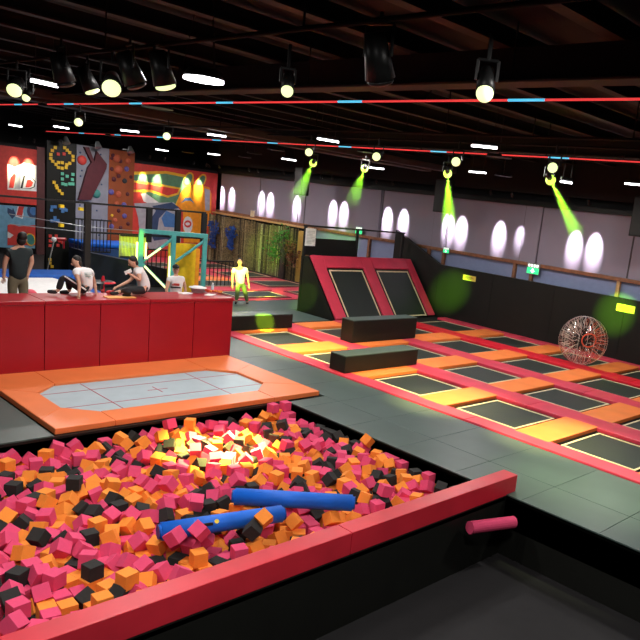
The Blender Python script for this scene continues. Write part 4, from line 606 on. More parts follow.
# ================================================================= FOAM PIT
n=len(CUBES)
cm={}
for nm,m in (('pink',CP),('orange',CO),('black',CK)):
    q=MB(); q.box(-.0825,.0825,-.0825,.0825,-.0825,.0825,m,.005); o=q.build('foam_cube'); cm[nm]=o.data; bpy.data.objects.remove(o)
rng=random.Random(21); rest=MB(); rest_v=[];rest_f=[];rest_m=[]
def zone(p):
    d1=min((p-Vector((-7.49,5.16,0))-(Vector((1.06,1.23,0))*t)).length for t in (0,.25,.5,.75,1))
    d2=min((p-Vector((-7.09,3.91,0))-(Vector((.39,1.5,0))*t)).length for t in (0,.25,.5,.75,1))
    if min(d1,d2)<.45: return 'lying against the blue bolsters'
    if p.x>-6.25: return 'lying along the red beam'
    if p.y>7.75: return 'below the grey-green walkway edge'
    if p.x<-9.9 : return 'below the edge of the orange trampoline'
    return 'in the open middle of the foam pit'
for k in range(n):
    v=CUBES[k]; p=Vector(v[:3])/1000; q=Quaternion(v[3:]).normalized()
    if p.z>-.33 and rng.random()<.6: q=q.slerp(Quaternion((rng.gauss(0,1),rng.gauss(0,1),rng.gauss(0,1),rng.gauss(0,1))).normalized(),.55); p.z+=.012
    u=rng.random(); c='pink' if u<.46 else 'orange' if u<.80 else 'black'
    if k<296:
        o=bpy.data.objects.new('foam_cube',cm[c]); COL.objects.link(o); o.location=p; o.rotation_mode='QUATERNION'; o.rotation_quaternion=q
        zn=zone(p); tag(o,'%s foam cube %s'%(c,zn),'foam cube','%s foam cubes %s'%(c,zn))
    else:
        M=Matrix.Translation(p)@q.to_matrix().to_4x4(); me=cm[c]; bs=len(rest_v)
        rest_v+=[M@w.co for w in me.vertices]
        for f in me.polygons: rest_f.append([bs+j for j in f.vertices]); rest_m.append({'pink':0,'orange':1,'black':2}[c])
for c,p,e,l in (('orange',(-6.60,5.02,.07),(.6,.5,.3),'orange foam cube resting against the right end of the dotted blue bolster'),('black',(-6.58,4.86,-.03),(.2,.7,.9),'black foam cube wedged beside the dotted blue bolster under the orange cube'),('pink',(-6.82,4.28,.02),(.7,.3,.2),'pink foam cube leaning on the front of the dotted blue bolster'),('pink',(-6.9,4.02,-.01),(.2,.9,.6),'pink foam cube at the front left of the dotted blue bolster')):
    o=bpy.data.objects.new('foam_cube',cm[c]); COL.objects.link(o); o.location=p; o.rotation_euler=e; tag(o,l,'foam cube')
me=bpy.data.meshes.new('foam_cubes'); me.from_pydata(rest_v,[],rest_f)
for m in (CP,CO,CK): me.materials.append(m)
me.polygons.foreach_set('material_index',rest_m); me.update()
o=bpy.data.objects.new('foam_cubes',me); COL.objects.link(o); tag(o,'remaining pink, orange and black foam cubes filling the pit','foam cubes',kind='stuff')
def bolster(a,bp,r,label):
    a=Vector(a);bp=Vector(bp);t=empty('bolster',(a+bp)/2,label,'bolster'); d=(bp-a)/2
    q=MB(); q.cyl(-d*.985,d*.985,r,r,BLUE,28); 
    es=[e for e in q.b.edges if len(e.link_faces)==2 and any(len(f.verts)>4 for f in e.link_faces)]
    bmesh.ops.bevel(q.b,geom=es,offset=.025,segments=3,affect='EDGES'); q.build('body',t,True)
    u=d.normalized(); side=u.cross(Vector((0,0,1))).normalized()
    MB().cyl(d*.99,d*1.0,r*.8,r*.8,BLUED,20).build('end_cap',t)
    MB().cyl(-d*1.0,-d*.99,r*.8,r*.8,BLUED,20).build('end_cap',t)
    return t
bolster((-7.49,5.16,0.0),(-6.43,6.39,0.0),.112,'long blue vinyl bolster farther from the camera, pointing to the walkway')
t=bolster((-7.09,3.91,.0),(-6.70,5.41,.0),.108,'blue vinyl bolster with a yellow dot and a carry strap')
fr=Vector((-.07,-.35,0)); s=MB(); 
dd=Vector((.39,1.5,0)).normalized(); sd=Vector((dd.y,-dd.x,0))
MBp=MB(); cpt=-dd*.12+sd*.085+Vector((0,0,.068)); MBp.cyl(cpt,cpt+(sd*.8+Vector((0,0,.6)))*.01,.026,.026,mat('dot_yellow',(.85,.65,.05)),16); pl(MBp.build('yellow_dot',t),'round yellow dot')
st=MB(); T=Matrix.Translation(-dd*.27+sd*.1+Vector((0,0,.055)))@Matrix(((dd.x,sd.x,0,0),(dd.y,sd.y,0,0),(0,0,1,0),(0,0,0,1)))
st.box(-.1,.1,-.006,.012,-.018,.018,BTR,.004,T); pl(st.build('carry_strap',t),'black carry strap')
# red beam
bm=empty('padded_beam',(-5.55,5,0),'long red padded beam along the near side of the foam pit','padded beam')
MB().box(-.13,.13,.396,3.75,-.02,.26,BEAMR,.012).build('beam_section',bm)
MB().box(-.13,.13,-3.2,.39,-.02,.26,BEAMR,.012).build('beam_section',bm)
MB().box(-.13,.13,-3.2,3.5,-.1,-.025,BLK,.012).build('base_pad',bm)
t=MB(); t.cyl((-5.28,7.5,-.2),(-5.1,8.3,-.26),.09,.09,CP,18); tag(t.build('foam_roll',smooth=False),'pink foam roll half hidden below the end of the red beam','foam roll')
# ================================================================= HIDDEN STEPS BEHIND WALL + BAG
tag(padbox('padded_step',-16.6,-15.2,4.6,6.6,-.06,.86,BLK,.02),'black padded step behind the red wall under the man in dark green','step')
tag(padbox('padded_step',-17.0,-15.6,8.5,9.7,-.06,.4,BLK,.02),'low black step behind the red wall under the man in the black cap','step')
bg=empty('landing_bag',(-21.5,7.8,0),'big white landing bag with blue edges behind the red wall','air bag')
MB().box(-1.6,2.4,-3.8,1.2,-.06,.58,WHT,.15).build('cushion',bg,True)
q=MB(); q.box(-3.1,-1.62,-3.8,2.3,-.06,.62,BLUEM,.12); q.box(-1.6,1.0,1.25,2.2,-.06,.3,BLUEM,.1); pl(q.build('edge_bolster',bg),'blue vinyl edge bolster')
# ================================================================= LEFT BACKGROUND
def mural(name,y0,y1,z0,z1,base,shapes,label):
    q=MB(); q.box(-34.335,-34.22,y0,y1,z0,z1,base)
    dx=0
    for c,ps in shapes:
        dx+=.002; ps=[(max(y0,min(y1,y)),max(z0,min(z1,z))) for y,z in ps]
        pp=[];
        for p in ps:
            if not pp or (abs(p[0]-pp[-1][0])+abs(p[1]-pp[-1][1]))>.005: pp.append(p)
        if len(pp)<3: continue
        q.prism([(-34.22+dx-.002,y,z) for y,z in pp],(.002,0,0),PC[c])
    # fine: stacked paint layers sit flush on the board
    return tag(q.build(name),label,'mural')
mural('mural_panel',16.4,21.4,.0,4.46,PC['red'],DATA['mural'],'bright wall mural with orange, green and blue-grey shapes next to the climbing wall')
mural('graffiti_panel',10.6,12.5,2.1,4.47,PC['red'],DATA['graf1'],'upper graffiti panel with a letter D under a red band')
mural('graffiti_panel',10.6,12.45,.2,2.0,PC['sky'],DATA['graf2'],'lower graffiti panel with blue letters over red, behind the man in dark green')
struct(MB().box(-34.4,-34.2,12.5,12.95,-.05,4.6,mat('maroon_column',(.10,.035,.035),.6)).build('trim_60'))
struct(MB().box(-34.5,-34.33,8,21.5,-.05,4.6,DARK).build('trim_61'))
def climb():
    y=[10.72,11.77,13.0,14.02]
    defs=[('black climbing wall with coloured pixel-pattern blocks',BLK,'black'),('grey climbing wall with a maroon slab shape',CLIMBW,'grey'),('orange climbing wall dotted with round holds',CLIMBO,'orange')]
    roots=[]
    for k,(l,m,c) in enumerate(defs):
        t=empty('climbing_wall',(-28.5,(y[k]+y[k+1])/2,-.05),l,'climbing wall','climbing walls'); roots.append(t); w=(y[k+1]-y[k])/2
        MB().box(-.08,.08,-w+.005,w-.005,0,4.83,m).build('panel',t)
    P=lambda t,yy,zz:Vector((.08,yy-t.location.y,zz+.05))
    mesh={}
    for c,yy,zz in DATA['blocks']:
        if c not in mesh:
            o=MB().box(0,.04,-.055,.055,-.055,.055,PC[c],.008).build('climbing_hold'); mesh[c]=o.data; bpy.data.objects.remove(o)
        o=bpy.data.objects.new('climbing_hold',mesh[c]); COL.objects.link(o); o.parent=roots[0]; o.location=P(roots[0],max(10.85,min(yy,11.68)),zz); o['label']='square %s hold'%c
    t=roots[1]; ms=MB(); ms.prism([P(t,yy,zz)+Vector((.0,0,0)) for yy,zz in DATA['maroon']],(.14,0,0),PC['maroon']); pl(ms.build('volume',t),'angular maroon slab')
    def rnd(t,c,r,yy,zz,lab):
        o=MB().ball((0,0,0),r/2,PC[c],(.5,1,1),12).build('climbing_hold',t,True,P(t,yy,zz)); o['label']=lab
    for c,r,yy,zz in DATA['rounds']: rnd(t,c,r*1.2,yy,zz,'large round %s hold'%c)
    for yy,zz in DATA['dots']: rnd(t,'navy',.07,max(11.82,min(yy,12.95)),zz,'small dark hold')
    t=roots[2]
    for c,r,yy,zz in DATA['ohold']: rnd(t,c,r*1.55,max(13.1,min(yy,13.93)),zz,'round %s hold'%c)
climb()
struct(MB().box(-29.3,-28.62,11.1,13.9,-.05,4.8,DARK).build('trim_62'))
# clamp lamps on top of climbing walls
for k,yy in enumerate((11.2,12.35,13.6)):
    t=empty('clamp_lamp',(-28.25,yy,4.85),['clamp lamp above the pixel-pattern climbing wall','clamp lamp above the grey climbing wall','clamp lamp above the orange climbing wall'][k],'lamp','clamp lamps over the climbing walls')
    MB().cyl((.0,0,0),(.3,0,.05),.02,.02,METAL).build('arm',t); MB().cyl((.25,0,.12),(.35,0,-.1),.06,.13,GREYM).build('lamp_head',t); MB().box(-.3,.02,-.02,.02,-.03,.02,METAL).build('bracket',t)
# black gantry
gt=empty('gantry',(-24,11.4,0),'black steel gantry with two long rails crossing in front of the climbing walls','gantry')
MB().box(-.035,.035,-4.0,3.2,2.84,2.9,METAL).build('top_rail',gt); MB().box(-.03,.03,-1.0,3.2,1.90,1.96,METAL).build('middle_rail',gt)
for yy in (-1.08,): MB().box(-.08,.08,yy-.09,yy+.09,-.05,2.85,BARK).build('post',gt)
for yy in (1.02,2.1,3.15,): MB().box(-.06,.06,yy-.09,yy+.09,1.7,2.85,METAL).build('post',gt)
for z0,z1 in ((2.35,2.1),(2.05,1.92)): MB().cyl((0,-3.4,z0),(0,-1.1,z1),.012,.012,GREYM,6).build('cable',gt)
MB().cyl((0,-1.1,2.1),(0,3.1,2.0),.012,.012,GREYM,6).build('cable',gt)
for yy,zz in ((-1.9,2.7),(-1.3,2.66),(-1.9,2.1)): pl(MB().box(-.08,.08,yy-.06,yy+.06,zz-.05,zz+.05,YEL,.01).build('clamp',gt),'small yellow clamp')
# teal frame
tf=empty('teal_frame',(-23,12.9,0),'teal steel obstacle frame with diagonal braces and lime light bars','obstacle frame'); tf.rotation_euler.z=-.33
w=.075
MB().box(-w,w,-1.2,1.06,2.06,2.2,TEAL,.01).build('top_beam',tf)
for nmx,yy in (('upright',-1.13),('upright',-.08),('upright',.98)): MB().box(-w,w,yy-.075,yy+.075,-.05,2.06,TEAL,.01).build(nmx,tf)
def brace(a,c,m=TEAL,r=.05,n='brace'):
    return MB().cyl(a,c,r,r,m,6).build(n,tf)
brace((0,-1.1,1.05),(0,-.1,1.95)); brace((0,-1.1,1.05),(0,-.12,.1)); brace((0,0,1.15),(0,.95,1.95))
MB().box(-1.2,0,-.15,0,2.0,2.12,TEAL,.01).build('side_beam',tf); MB().box(-1.2,0,.94,1.06,2.0,2.12,TEAL,.01).build('side_beam',tf)
for yy,z0,z1 in ((-1.26,1.0,1.75),(-.98,1.2,1.75),(-.2,.3,1.35)): pl(MB().box(.08,.1,yy-.03,yy+.03,z0,z1,E_BAR).build('light_bar',tf),'glowing lime light bar')
pl(MB().cyl((.08,-1.0,.95),(.08,-.3,.25),.03,.03,E_BAR,6).build('light_bar',tf),'glowing lime light bar')
pl(MB().cyl((.08,-.95,1.22),(.08,-.5,1.6),.025,.025,E_BAR,6).build('light_bar',tf),'glowing lime light bar')
yp=empty('partition_board',(-23.9,13.75,0),'tall yellow panel standing behind the teal frame','panel')
MB().box(-.04,.04,-.62,.45,-.05,1.72,YEL,.01).build('board',yp); pl(MB().box(-.03,.03,.45,.62,-.05,1.55,PC['orange'],.01).build('edge_strip',yp),'orange edge strip')
# lattice fences
def fence(name,x,y0,y1,z0,z1,label,m,step=.16,rail=METAL):
    t=empty(name,(x,(y0+y1)/2,z0),label,'fence'); h=(y1-y0)/2; q=MB(); n=int(2*h/step)
    for k in range(n+1): yy=-h+k*2*h/n; q.box(-.012,.012,yy-.012,yy+.012,0,z1-z0,m)
    q.build('bars',t); MB().box(-.03,.03,-h,h,z1-z0-.05,z1-z0,rail).build('top_rail',t); MB().box(-.03,.03,-h,h,0,.05,rail).build('bottom_rail',t)
    return t
fence('bar_fence',-24.6,14.4,16.3,-.05,1.05,'black bar fence between the teal frame and the far trampoline court',METAL)
fence('bar_fence',-25.12,12.3,14.2,-.05,1.35,'black bar fence seen through the teal frame',METAL)
fence('bar_fence',-26.4,10.9,12.2,1.0,2.2,'black bar fence in front of the blue padding below the climbing walls',METAL,.12)
lf=fence('mesh_fence',-23.88,11.35,12.25,1.15,1.92,'lime-lit slatted mesh fence on the gantry beside the teal frame',mat('mesh_lime_light',(.55,.62,.12),.6),.05)  # lime of the stage light is also put into the mesh colour
q=empty('blue_mat_stack',(-27.4,12.3,0),'blue padded base below the grey and orange climbing walls','padding')
MB().box(-.7,.7,-.9,1.2,-.06,1.15,BLUED,.05).build('base_block',q); MB().box(-.75,.75,-.9,1.2,1.16,1.3,BLUE,.04).build('top_mat',q)
q=MB(); q.prism([(-26.6,10.8,-.05),(-26.6,14.4,-.05),(-26.6,14.4,.5),(-26.6,10.8,1.15)],(1.4,0,0),mat('navy_vinyl',(.014,.02,.035),.5)); tag(q.build('sloped_mat'),'dark navy sloping mat in front of the blue climbing-wall padding','mat')
q=MB(); q.cyl((-20.0,9.06,.90),(-20.0,9.06,.94),.34,.28,SCAR,20); q.cyl((-20.0,9.06,.94),(-20.0,9.06,1.08),.06,.03,SCAR,12); q.cyl((-20,9.06,-.06),(-20,9.06,.9),.05,.05,METAL,10); tag(q.build('target_disc'),'flat red disc on a black post behind the wall between the seated people','disc')
pc=MB(); pc.ball((-17.6,6.3,.95),.16,PINK,seg=16); tag(pc.build('red_ball',smooth=True),'small pink ball just above the red wall beside the man in dark green','ball')
tag(padbox('ball_stand',-17.9,-17.3,6.0,6.6,-.06,.79,BLK,.02),'black block under the small pink ball behind the wall','block')
# slide with figures of the left area: dumbbell-like punch bag
q=MB(); q.cyl((-26.5,10.25,1.35),(-26.6,10.0,-.06),.02,.02,GREYM,6); q.ball((-26.5,10.25,1.4),.09,WHT); q.cyl((-26.5,10.3,1.42),(-26.5,10.65,1.42),.05,.06,REDW,12); q.cyl((-26.5,10.58,1.38),(-26.5,10.58,1.1),.035,.035,REDW,10); tag(q.build('striking_post'),'leaning post with white knob and red bar in front of the pixel-pattern climbing wall','target')
# ================================================================= FAR COURT
q=MB(); q.box(-34.0,-21.65,14.5,20.35,-.055,.02,PINK,.01); tag(q.build('court_padding'),'coral red padding around the beds of the far trampoline court','padding')
FX=[(-23.4,-21.9),(-26.1,-24.4),(-28.8,-27.1),(-31.6,-29.9)]; FY=[(14.7,17.2),(17.9,20.2)]
fl=['nearest the standing man','second from the standing man','third from the standing man','farthest from the standing man']
for k,(x0,x1) in enumerate(FX):
    for j,(y0,y1) in enumerate(FY):
        t=trampoline(x0,x1,y0,y1,'black bed of the far court %s, %s'%(fl[k],'nearer the bar fence' if j==0 else 'nearer the bamboo'),z=.08)
for k,(x0,x1,m) in enumerate(((-24.35,-23.45,PINK),(-27.05,-26.15,PADO),(-29.85,-28.85,SCAR))):
    tag(padbox('bridge_pad',x0,x1,14.6,17.4,.02,.07,m,.01),'%s cross pad on the far court behind the bar fence'%['coral pink','orange','scarlet'][k],'pad')
# ================================================================= BAMBOO FENCE + DECOR
bf=empty('bamboo_fence',(-30.25,21.05,-.05),'tall bamboo pole fence behind the far trampoline court','fence')
q=MB(); x=-3.9; rng=random.Random(2)
while x<3.6:
    r=rng.uniform(.03,.05); q.cyl((x,rng.uniform(-.02,.02),0),(x+rng.uniform(-.03,.03),0,2.45-rng.uniform(0,.1)),r,r*.9,[BAMB,mat('bamboo_dark',(.05,.035,.02),.7,scale=14,var=.5),mat('bamboo_pale',(.38,.31,.17),.6,scale=14,var=.4)][rng.randrange(3)],7); x+=rng.uniform(.08,.13)
q.build('poles',bf); MB().box(-3.95,3.65,-.04,.0,.6,.64,BAMB).box(-3.95,3.65,-.05,.0,1.8,1.84,BAMB).build('tie_rails',bf); MB().box(-3.95,3.65,.05,.08,0,2.3,BARK).build('backing',bf)
mp=tag(MB().box(-26.55,-25.85,20.95,21.1,-.05,2.3,mat('mustard',(.42,.26,.06),.5),.01).build('end_board'),'mustard coloured panel at the right end of the bamboo fence','panel')
lp=empty('wall_lamp',(-30.6,21.2,2.66),'small cream wall lamp on the rail above the bamboo fence','lamp'); MB().box(-.1,.1,-.06,.06,-.1,.2,mat('cream_plastic',(.8,.7,.45),.5),.02).build('lamp_body',lp); MB().box(-.13,.13,-.08,.08,.2,.23,GREYM).build('lamp_cap',lp)
def cluster(x,z,h,label):
    t=empty('hanging_tinsel',(x,20.8,z),label,'decoration','blue tinsel clusters on the bamboo fence'); rng=random.Random(int(-x*10)); q=MB()
    for k in range(150):
        zz=rng.uniform(-h,0); w=.42 if zz>-h*.45 else .2
        p=Vector((rng.uniform(-w,w),rng.uniform(-.1,.05),zz)); d=Vector((rng.uniform(-1,1),rng.uniform(-1,.3),rng.uniform(-1,.4))).normalized()*.12
        q.cyl(p,p+d,.045,.012,BLUEM if k%3 else BLUED,4)
    q.build('strands',t); MB().cyl((0,.1,-h),(0,.1,.05),.03,.03,BLUED,6).build('stem',t)
cluster(-33.35,2.05,1.35,'blue tinsel cluster on the bamboo fence nearest the teal frame'); cluster(-31.7,1.95,1.15,'blue tinsel cluster on the bamboo fence above the standing man')
tr=empty('artificial_tree',(-26.95,20.5,-.05),'small decorative tree with green and reddish leaves before the bamboo fence','tree')
MB().cyl((0,0,0),(.0,0,1.1),.15,.12,BARK,9).cyl((0,0,1.1),(-.5,0,1.8),.07,.04,BARK,7).cyl((0,0,1.0),(.55,0,1.6),.07,.04,BARK,7).cyl((0,0,1.1),(-.05,0,2.2),.08,.04,BARK,7).build('trunk',tr)
def leaves(cs,m,nm,seed,lab):
    rng=random.Random(seed); q=MB()
    for c,r,n_ in cs:
        for k in range(n_):
            v=Vector((rng.gauss(0,.5),rng.gauss(0,.35),rng.gauss(0,.5)))*r+Vector(c); d=Vector((rng.uniform(-1,1),rng.uniform(-1,1),rng.uniform(-.8,.5))).normalized()*.13; s=d.cross(Vector((rng.random(),rng.random(),rng.random()))).normalized()*.05
            vs=[q.b.verts.new(p) for p in (v-d*.5,v+s,v+d*.5,v-s)]; q.b.faces.new(vs).material_index=q.mi(m)
    pl(q.build(nm,tr),lab)
leaves([((-.75,0,1.25),.45,150),((-.5,0,1.8),.35,90),((-.1,0,2.1),.4,110)],LEAF,'foliage',3,'green foliage')
leaves([((.65,0,1.2),.45,130),((.5,0,1.6),.3,60)],mat('leaf_red',(.16,.05,.03),.6,scale=9,var=.5),'foliage',5,'reddish foliage')
# ================================================================= THINGS ON THE RED WALL
def ring_pot():
    t=empty('steel_bowl',(-15.0,9.02,1.44),'white metal bowl resting on the right end of the red wall','bowl')
    q=MB(); q.cyl((0,0,0),(0,0,.11),.13,.17,GREYM,24,False).cyl((0,0,0),(0,0,.008),.13,.13,GREYM,24); q.build('bowl_body',t,True)
    q=MB(); q.cyl((0,0,.11),(0,0,.125),.20,.20,WHT,28); q.cyl((0,0,.125),(0,0,.15),.16,.11,WHT,28); pl(q.build('lid',t),'white lid')
ring_pot()
for k,(x,y,m,l) in enumerate(((-14.85,8.62,WHT,'crumpled white paper left of the bowl on the red wall'),(-14.6,9.1,WHT,'flat white paper in front of the bowl on the red wall'))):
    tag(MB().box(-.09,.09,-.14,.14,0,.015,m,.004,Matrix.Rotation(.5*k+.2,4,'Z')).build('paper_sheet',loc=(x,y,1.442)),l,'paper')
tag(MB().box(-.12,.12,-.3,.3,0,.02,mat('yellow_cloth',(.80,.40,.12)),.005).build('yellow_sheet',loc=(-14.45,6.9,1.442)),'flat yellow-orange sheet on the red wall between the two seated people','sheet')
def snack(x,y,m,l):
    q=MB(); rng=random.Random(int(y*100))
    for k in range(6): q.ball((rng.uniform(-.09,.09),rng.uniform(-.12,.12),.035+rng.uniform(0,.02)),.036,m,(1,1,.8),8)
    tag(q.build('food_pile',loc=(x,y,1.442)),l,'food')
snack(-15.0,9.3,mat('chilli_red',(.75,.08,.03)),'pile of red snacks right of the bowl on the red wall'); snack(-14.85,9.41,mat('snack_orange',(.85,.30,.05)),'pile of orange snacks at the very end of the red wall')
snack(-14.95,6.92,mat('chilli_dark',(.5,.03,.03)),'few dark red scraps on the red wall between the two seated people')
t=empty('drink_bottle',(-15.02,9.42,1.44),'small clear drink bottle at the end of the red wall','bottle'); MB().cyl((0,0,0),(0,0,.16),.033,.033,mat('clear_plastic',(.5,.6,.65),.15),14).cyl((0,0,.16),(0,0,.2),.033,.014,mat('clear_plastic',(.5,.6,.65)),14).build('bottle_body',t,True); MB().cyl((0,0,.2),(0,0,.225),.017,.017,WHT,12).build('cap',t)
# ================================================================= LIGHT FITTINGS
def tube(x0,y0,x1,y1,label,z=5.2,w=.06):
    a=Vector((x0,y0,0));c=Vector((x1,y1,0)); m=(a+c)/2; d=c-a; L=d.length; t=empty('ceiling_tube_lamp',(m.x,m.y,z),label,'lamp'); t.rotation_euler.z=math.atan2(d.y,d.x)
    MB().box(-L/2,L/2,-w,w,.03,.09,METAL,.01).build('housing',t); MB().cyl((-L/2,0,0),(L/2,0,0),w*.6,w*.6,E_WHITE,12).build('tube',t)
    MB().cyl((-L/3,0,.09),(-L/3,0,.7),.006,.006,METAL,5).cyl((L/3,0,.09),(L/3,0,.7),.006,.006,METAL,5).build('hanger',t)
k=4/3
TB=[(-9.35,3.35,-9.42,3.67),(-22.89,7.63,-22.91,7.97),(-19.61,7.56,-19.68,7.95),(-16.51,7.8,-16.14,8.03),(-13.01,7.86,-12.8,8.14),(-9.62,7.83,-9.51,8.19),(-6.39,7.87,-6.08,8.04),
(-24.76,12.97,-24.95,13.53),(-21.88,13.27,-21.62,13.56),(-17.57,13.05,-17.42,13.45),(-14.87,14.01,-14.49,14.18),(-10.36,12.79,-9.94,12.86),(-6.64,12.94,-6.35,13.05)]
TL=['large white tube lamp high above the left end of the red wall','leftmost white tube lamp of the front row, over the graffiti','white tube lamp of the front row above the pixel-pattern climbing wall','white tube lamp of the front row above the orange climbing wall','white tube lamp of the front row above the mural','white tube lamp of the front row in the middle of the ceiling','rightmost white tube lamp of the front row',
'leftmost white tube lamp of the rear row','second white tube lamp of the rear row, above the mural corner','third white tube lamp of the rear row, left of the first green beam','white tube lamp of the rear row beside the second green beam','white tube lamp of the rear row right of the straight green beam','white tube lamp of the rear row at the right end']
# perspective-consistent height: hung at 5.2 m, so spread k further out
for q,l in zip(TB,TL): tube(*[v*k for v in q],l,w=.035 if q[0]!=-9.35 else .045)
tube(-7.6*1.0,12.2,-7.5,12.45,'short tilted white tube lamp near the rightmost green beam',4.8,.03)
# big flood
fl_=empty('flood_lamp',(-8.34,4.95,5.2),'large round white flood lamp hung from the ceiling','lamp')
MB().cyl((0,0,.02),(0,0,.12),.25,.19,METAL,28).build('housing',fl_,True); MB().cyl((0,0,-.01),(0,0,.02),.24,.24,E_WHITE,28).build('diffuser',fl_)
for a in (0,2.1,4.2): MB().cyl((.25*math.cos(a),.25*math.sin(a),.08),(.1*math.cos(a),.1*math.sin(a),1.0),.006,.006,METAL,5).build('cable',fl_)
def spotlight(name,loc,target,power,color,size,blend=.3,rad=.06):
    l=bpy.data.lights.new(name,'SPOT'); l.energy=power; l.color=color; l.spot_size=size; l.spot_blend=blend; l.shadow_soft_size=rad
    o=bpy.data.objects.new(name,l); COL.objects.link(o); o.location=loc; o.rotation_euler=(Vector(target)-Vector(loc)).to_track_quat('-Z','Y').to_euler(); return o
def fixture(loc,target,label,r=.09,lens=E_LENS,group=None,name='stage_spotlight'):
    t=empty(name,loc,label,'spotlight',group); d=(Vector(target)-Vector(loc)).normalized()
    hd=name=='moving_head'
    (MB().cyl(-d*r*2.9,-d*r*1.1,r*.62,r*.62,METAL,18) if hd else MB().cyl(-d*r*3.2,-d*r*.1,r*.75,r*1.12,METAL,18)).build('body',t,True)
    if hd: MB().ball((0,0,0),r*1.15,lens,(1,1,1),18).build('glare_globe',t,True)  # glowing ball shaped to stand in for the glare around the lens
    else: MB().ball(d*r*(.1 if r>.08 else .2),r*.98,lens,(1,1,.35 if r>.08 else 1),18,d.to_track_quat('Z','Y').to_matrix().to_4x4()).build('lens',t,True)
    s=d.cross(Vector((0,0,1))).normalized(); q=MB(); c=-d*r*1.6
    for sg in (1,-1): q.cyl(c+s*sg*r*1.15,c+s*sg*r*1.15+Vector((0,0,r*2.2)),.012,.012,METAL,6)
    q.cyl(c+s*r*1.15+Vector((0,0,r*2.2)),c-s*r*1.15+Vector((0,0,r*2.2)),.012,.012,METAL,6); q.cyl(c+Vector((0,0,r*2.2)),c+Vector((0,0,max(.3,r*2.5))),.015,.015,METAL,6); q.build('yoke',t)
    return t
CAMP=Vector((0,0,4))
SP=[((-9.9,3.36),(-6,1,2.5),.085,'large green-white spotlight at the left end of the front truss'),((-7.51,3.44),(-3.5,1.5,2.5),.09,'large oval green-white spotlight above the red wall'),
((-10.62,3.75),(-9.5,1.5,1),.05,'small slanted spotlight beside the leftmost large spotlight'),((-5.03,3.74),(-2.5,2,1),.05,'slanted white spotlight above the middle of the ceiling strip'),
((-3.15,3.95),(-1.5,2,1),.06,'yellow-white spotlight above the right half of the ceiling strip'),((-8.87,3.84),(-8.2,6,0),.085,'dark spotlight with a thin lit rim, second on the front truss'),
((-6.98,3.73),(-7.2,5.6,0),.10,'dark spotlight with a lit crescent beside the round flood lamp'),((-8.64,3.45),(-8.6,5,0),.10,'unlit dark spotlight head above the red wall'),((-7.4,3.64),(-7,6,0),.10,'unlit dark spotlight head beside the oval lit one'),((-4.02,3.81),(-4.5,6,0),.10,'unlit dark spotlight head near the middle of the front truss')]
for (x,y),tg,r,l in SP: fixture((x,y,4.8 if 'dark' not in l else 4.87),tg,l,r,E_LENS if 'unlit' not in l else METAL)
RS=[(-14.32,5.96,'glowing spotlight in front of the lower ceiling strip, above the pixel-pattern climbing wall'),(-14.12,7.62,'glowing spotlight above the mural'),(-11.59,9.25,'glowing spotlight just above the first green beam'),(-9.72,9.3,'glowing spotlight just above the second green beam'),(-7.85,9.32,'glowing spotlight just above the straight green beam'),(-5.97,9.31,'glowing spotlight just above the rightmost green beam')]
for x,y,l in RS: fixture((x,y,4.8),(x*.55,y*.3,2.6),l,.075)
# moving heads with visible beams in the haze
HD=[((-15.36,12.42),(-28.5,21,1.3),'first moving head, its green beam slanting to the bamboo fence',4.4),((-14.0,13.01),(-24.2,21.3,2.0),'second moving head, its green beam slanting to the railing',4.0),((-10.7,12.46),(-17.1,20.9,1.05),'third moving head, its green beam straight above the black wall',3.2),((-7.72,12.03),(-10.3,20.9,1.45),'rightmost moving head, its green beam slanting to the right',2.7)]
HZ=smoke('theatre_haze',0.05)
for k,((x,y),tg,l,L) in enumerate(HD):
    fixture((x,y,4.8),tg,l,.085,E_LGRN,name='moving_head'); d=(Vector(tg)-Vector((x,y,4.8))).normalized()
    q=MB(); q.cyl((0,0,0),d*L,.06,.06+L*.05,HZ,20); o=q.build('lit_haze',loc=Vector((x,y,4.8))+d*.125); tag(o,'column of haze lit by the %s moving head'%['first','second','third','rightmost'][k],'haze',kind='stuff')
    spotlight('beam_light',Vector((x,y,4.8))+d*.135,tg,42000*(.3,.3,1,.8)[k],(.34,1,.02),.17,1.0,.02)
# speakers
for x,l in ((-17.15,'black hanging loudspeaker behind the straight green beam'),(-25.25,'black hanging loudspeaker behind the first green beam'),(-9.45,'black hanging loudspeaker at the right end of the grey wall')):
    t=empty('loudspeaker',(x,19.9,3.9),l,'loudspeaker'); MB().box(-.27,.27,-.2,.2,0,1.15,BLK,.02).build('cabinet',t); MB().box(-.24,.24,-.22,-.202,.05,1.1,METAL).build('grille',t); MB().cyl((0,0,1.15),(0,0,2.05),.02,.02,METAL).build('hanger',t)
# LED strips
def led(y,z,x0,x1,cy,label,r):
    t=empty('led_strip',(0,y,z),label,'LED strip'); cy=sorted(cy); xs=[x0]
    for c in cy: xs+=[c-.23,c+.23]
    xs.append(x1)
    for k in range(0,len(xs),2): pl(MB().cyl((xs[k],0,0),(xs[k+1],0,0),r,r,E_RED,8).build('red_segment',t),'glowing red segment')
    for c in cy: MB().cyl((c+1.3,0,0),(c+1.3,.08,.13),.008,.008,METAL,5).build('mounting_clip',t)
    for c in cy: pl(MB().cyl((c-.23,0,0),(c+.23,0,0),r*1.15,r*1.15,E_CYAN,8).build('cyan_segment',t),'glowing cyan segment')
led(6.35,5.2,-24,0,[-18.46,-15.72,-12.9,-10.07,-7.22,-4.51,-1.8],'upper red LED strip with cyan segments running across the ceiling',.012)
led(11.85,5.2,-31.5,-1,[-28.2,-25.3,-22.35,-19.1,-16.4,-13.5,-10.5,-7.5,-4.6],'lower red LED strip with cyan segments, farther back under the ceiling',.012)
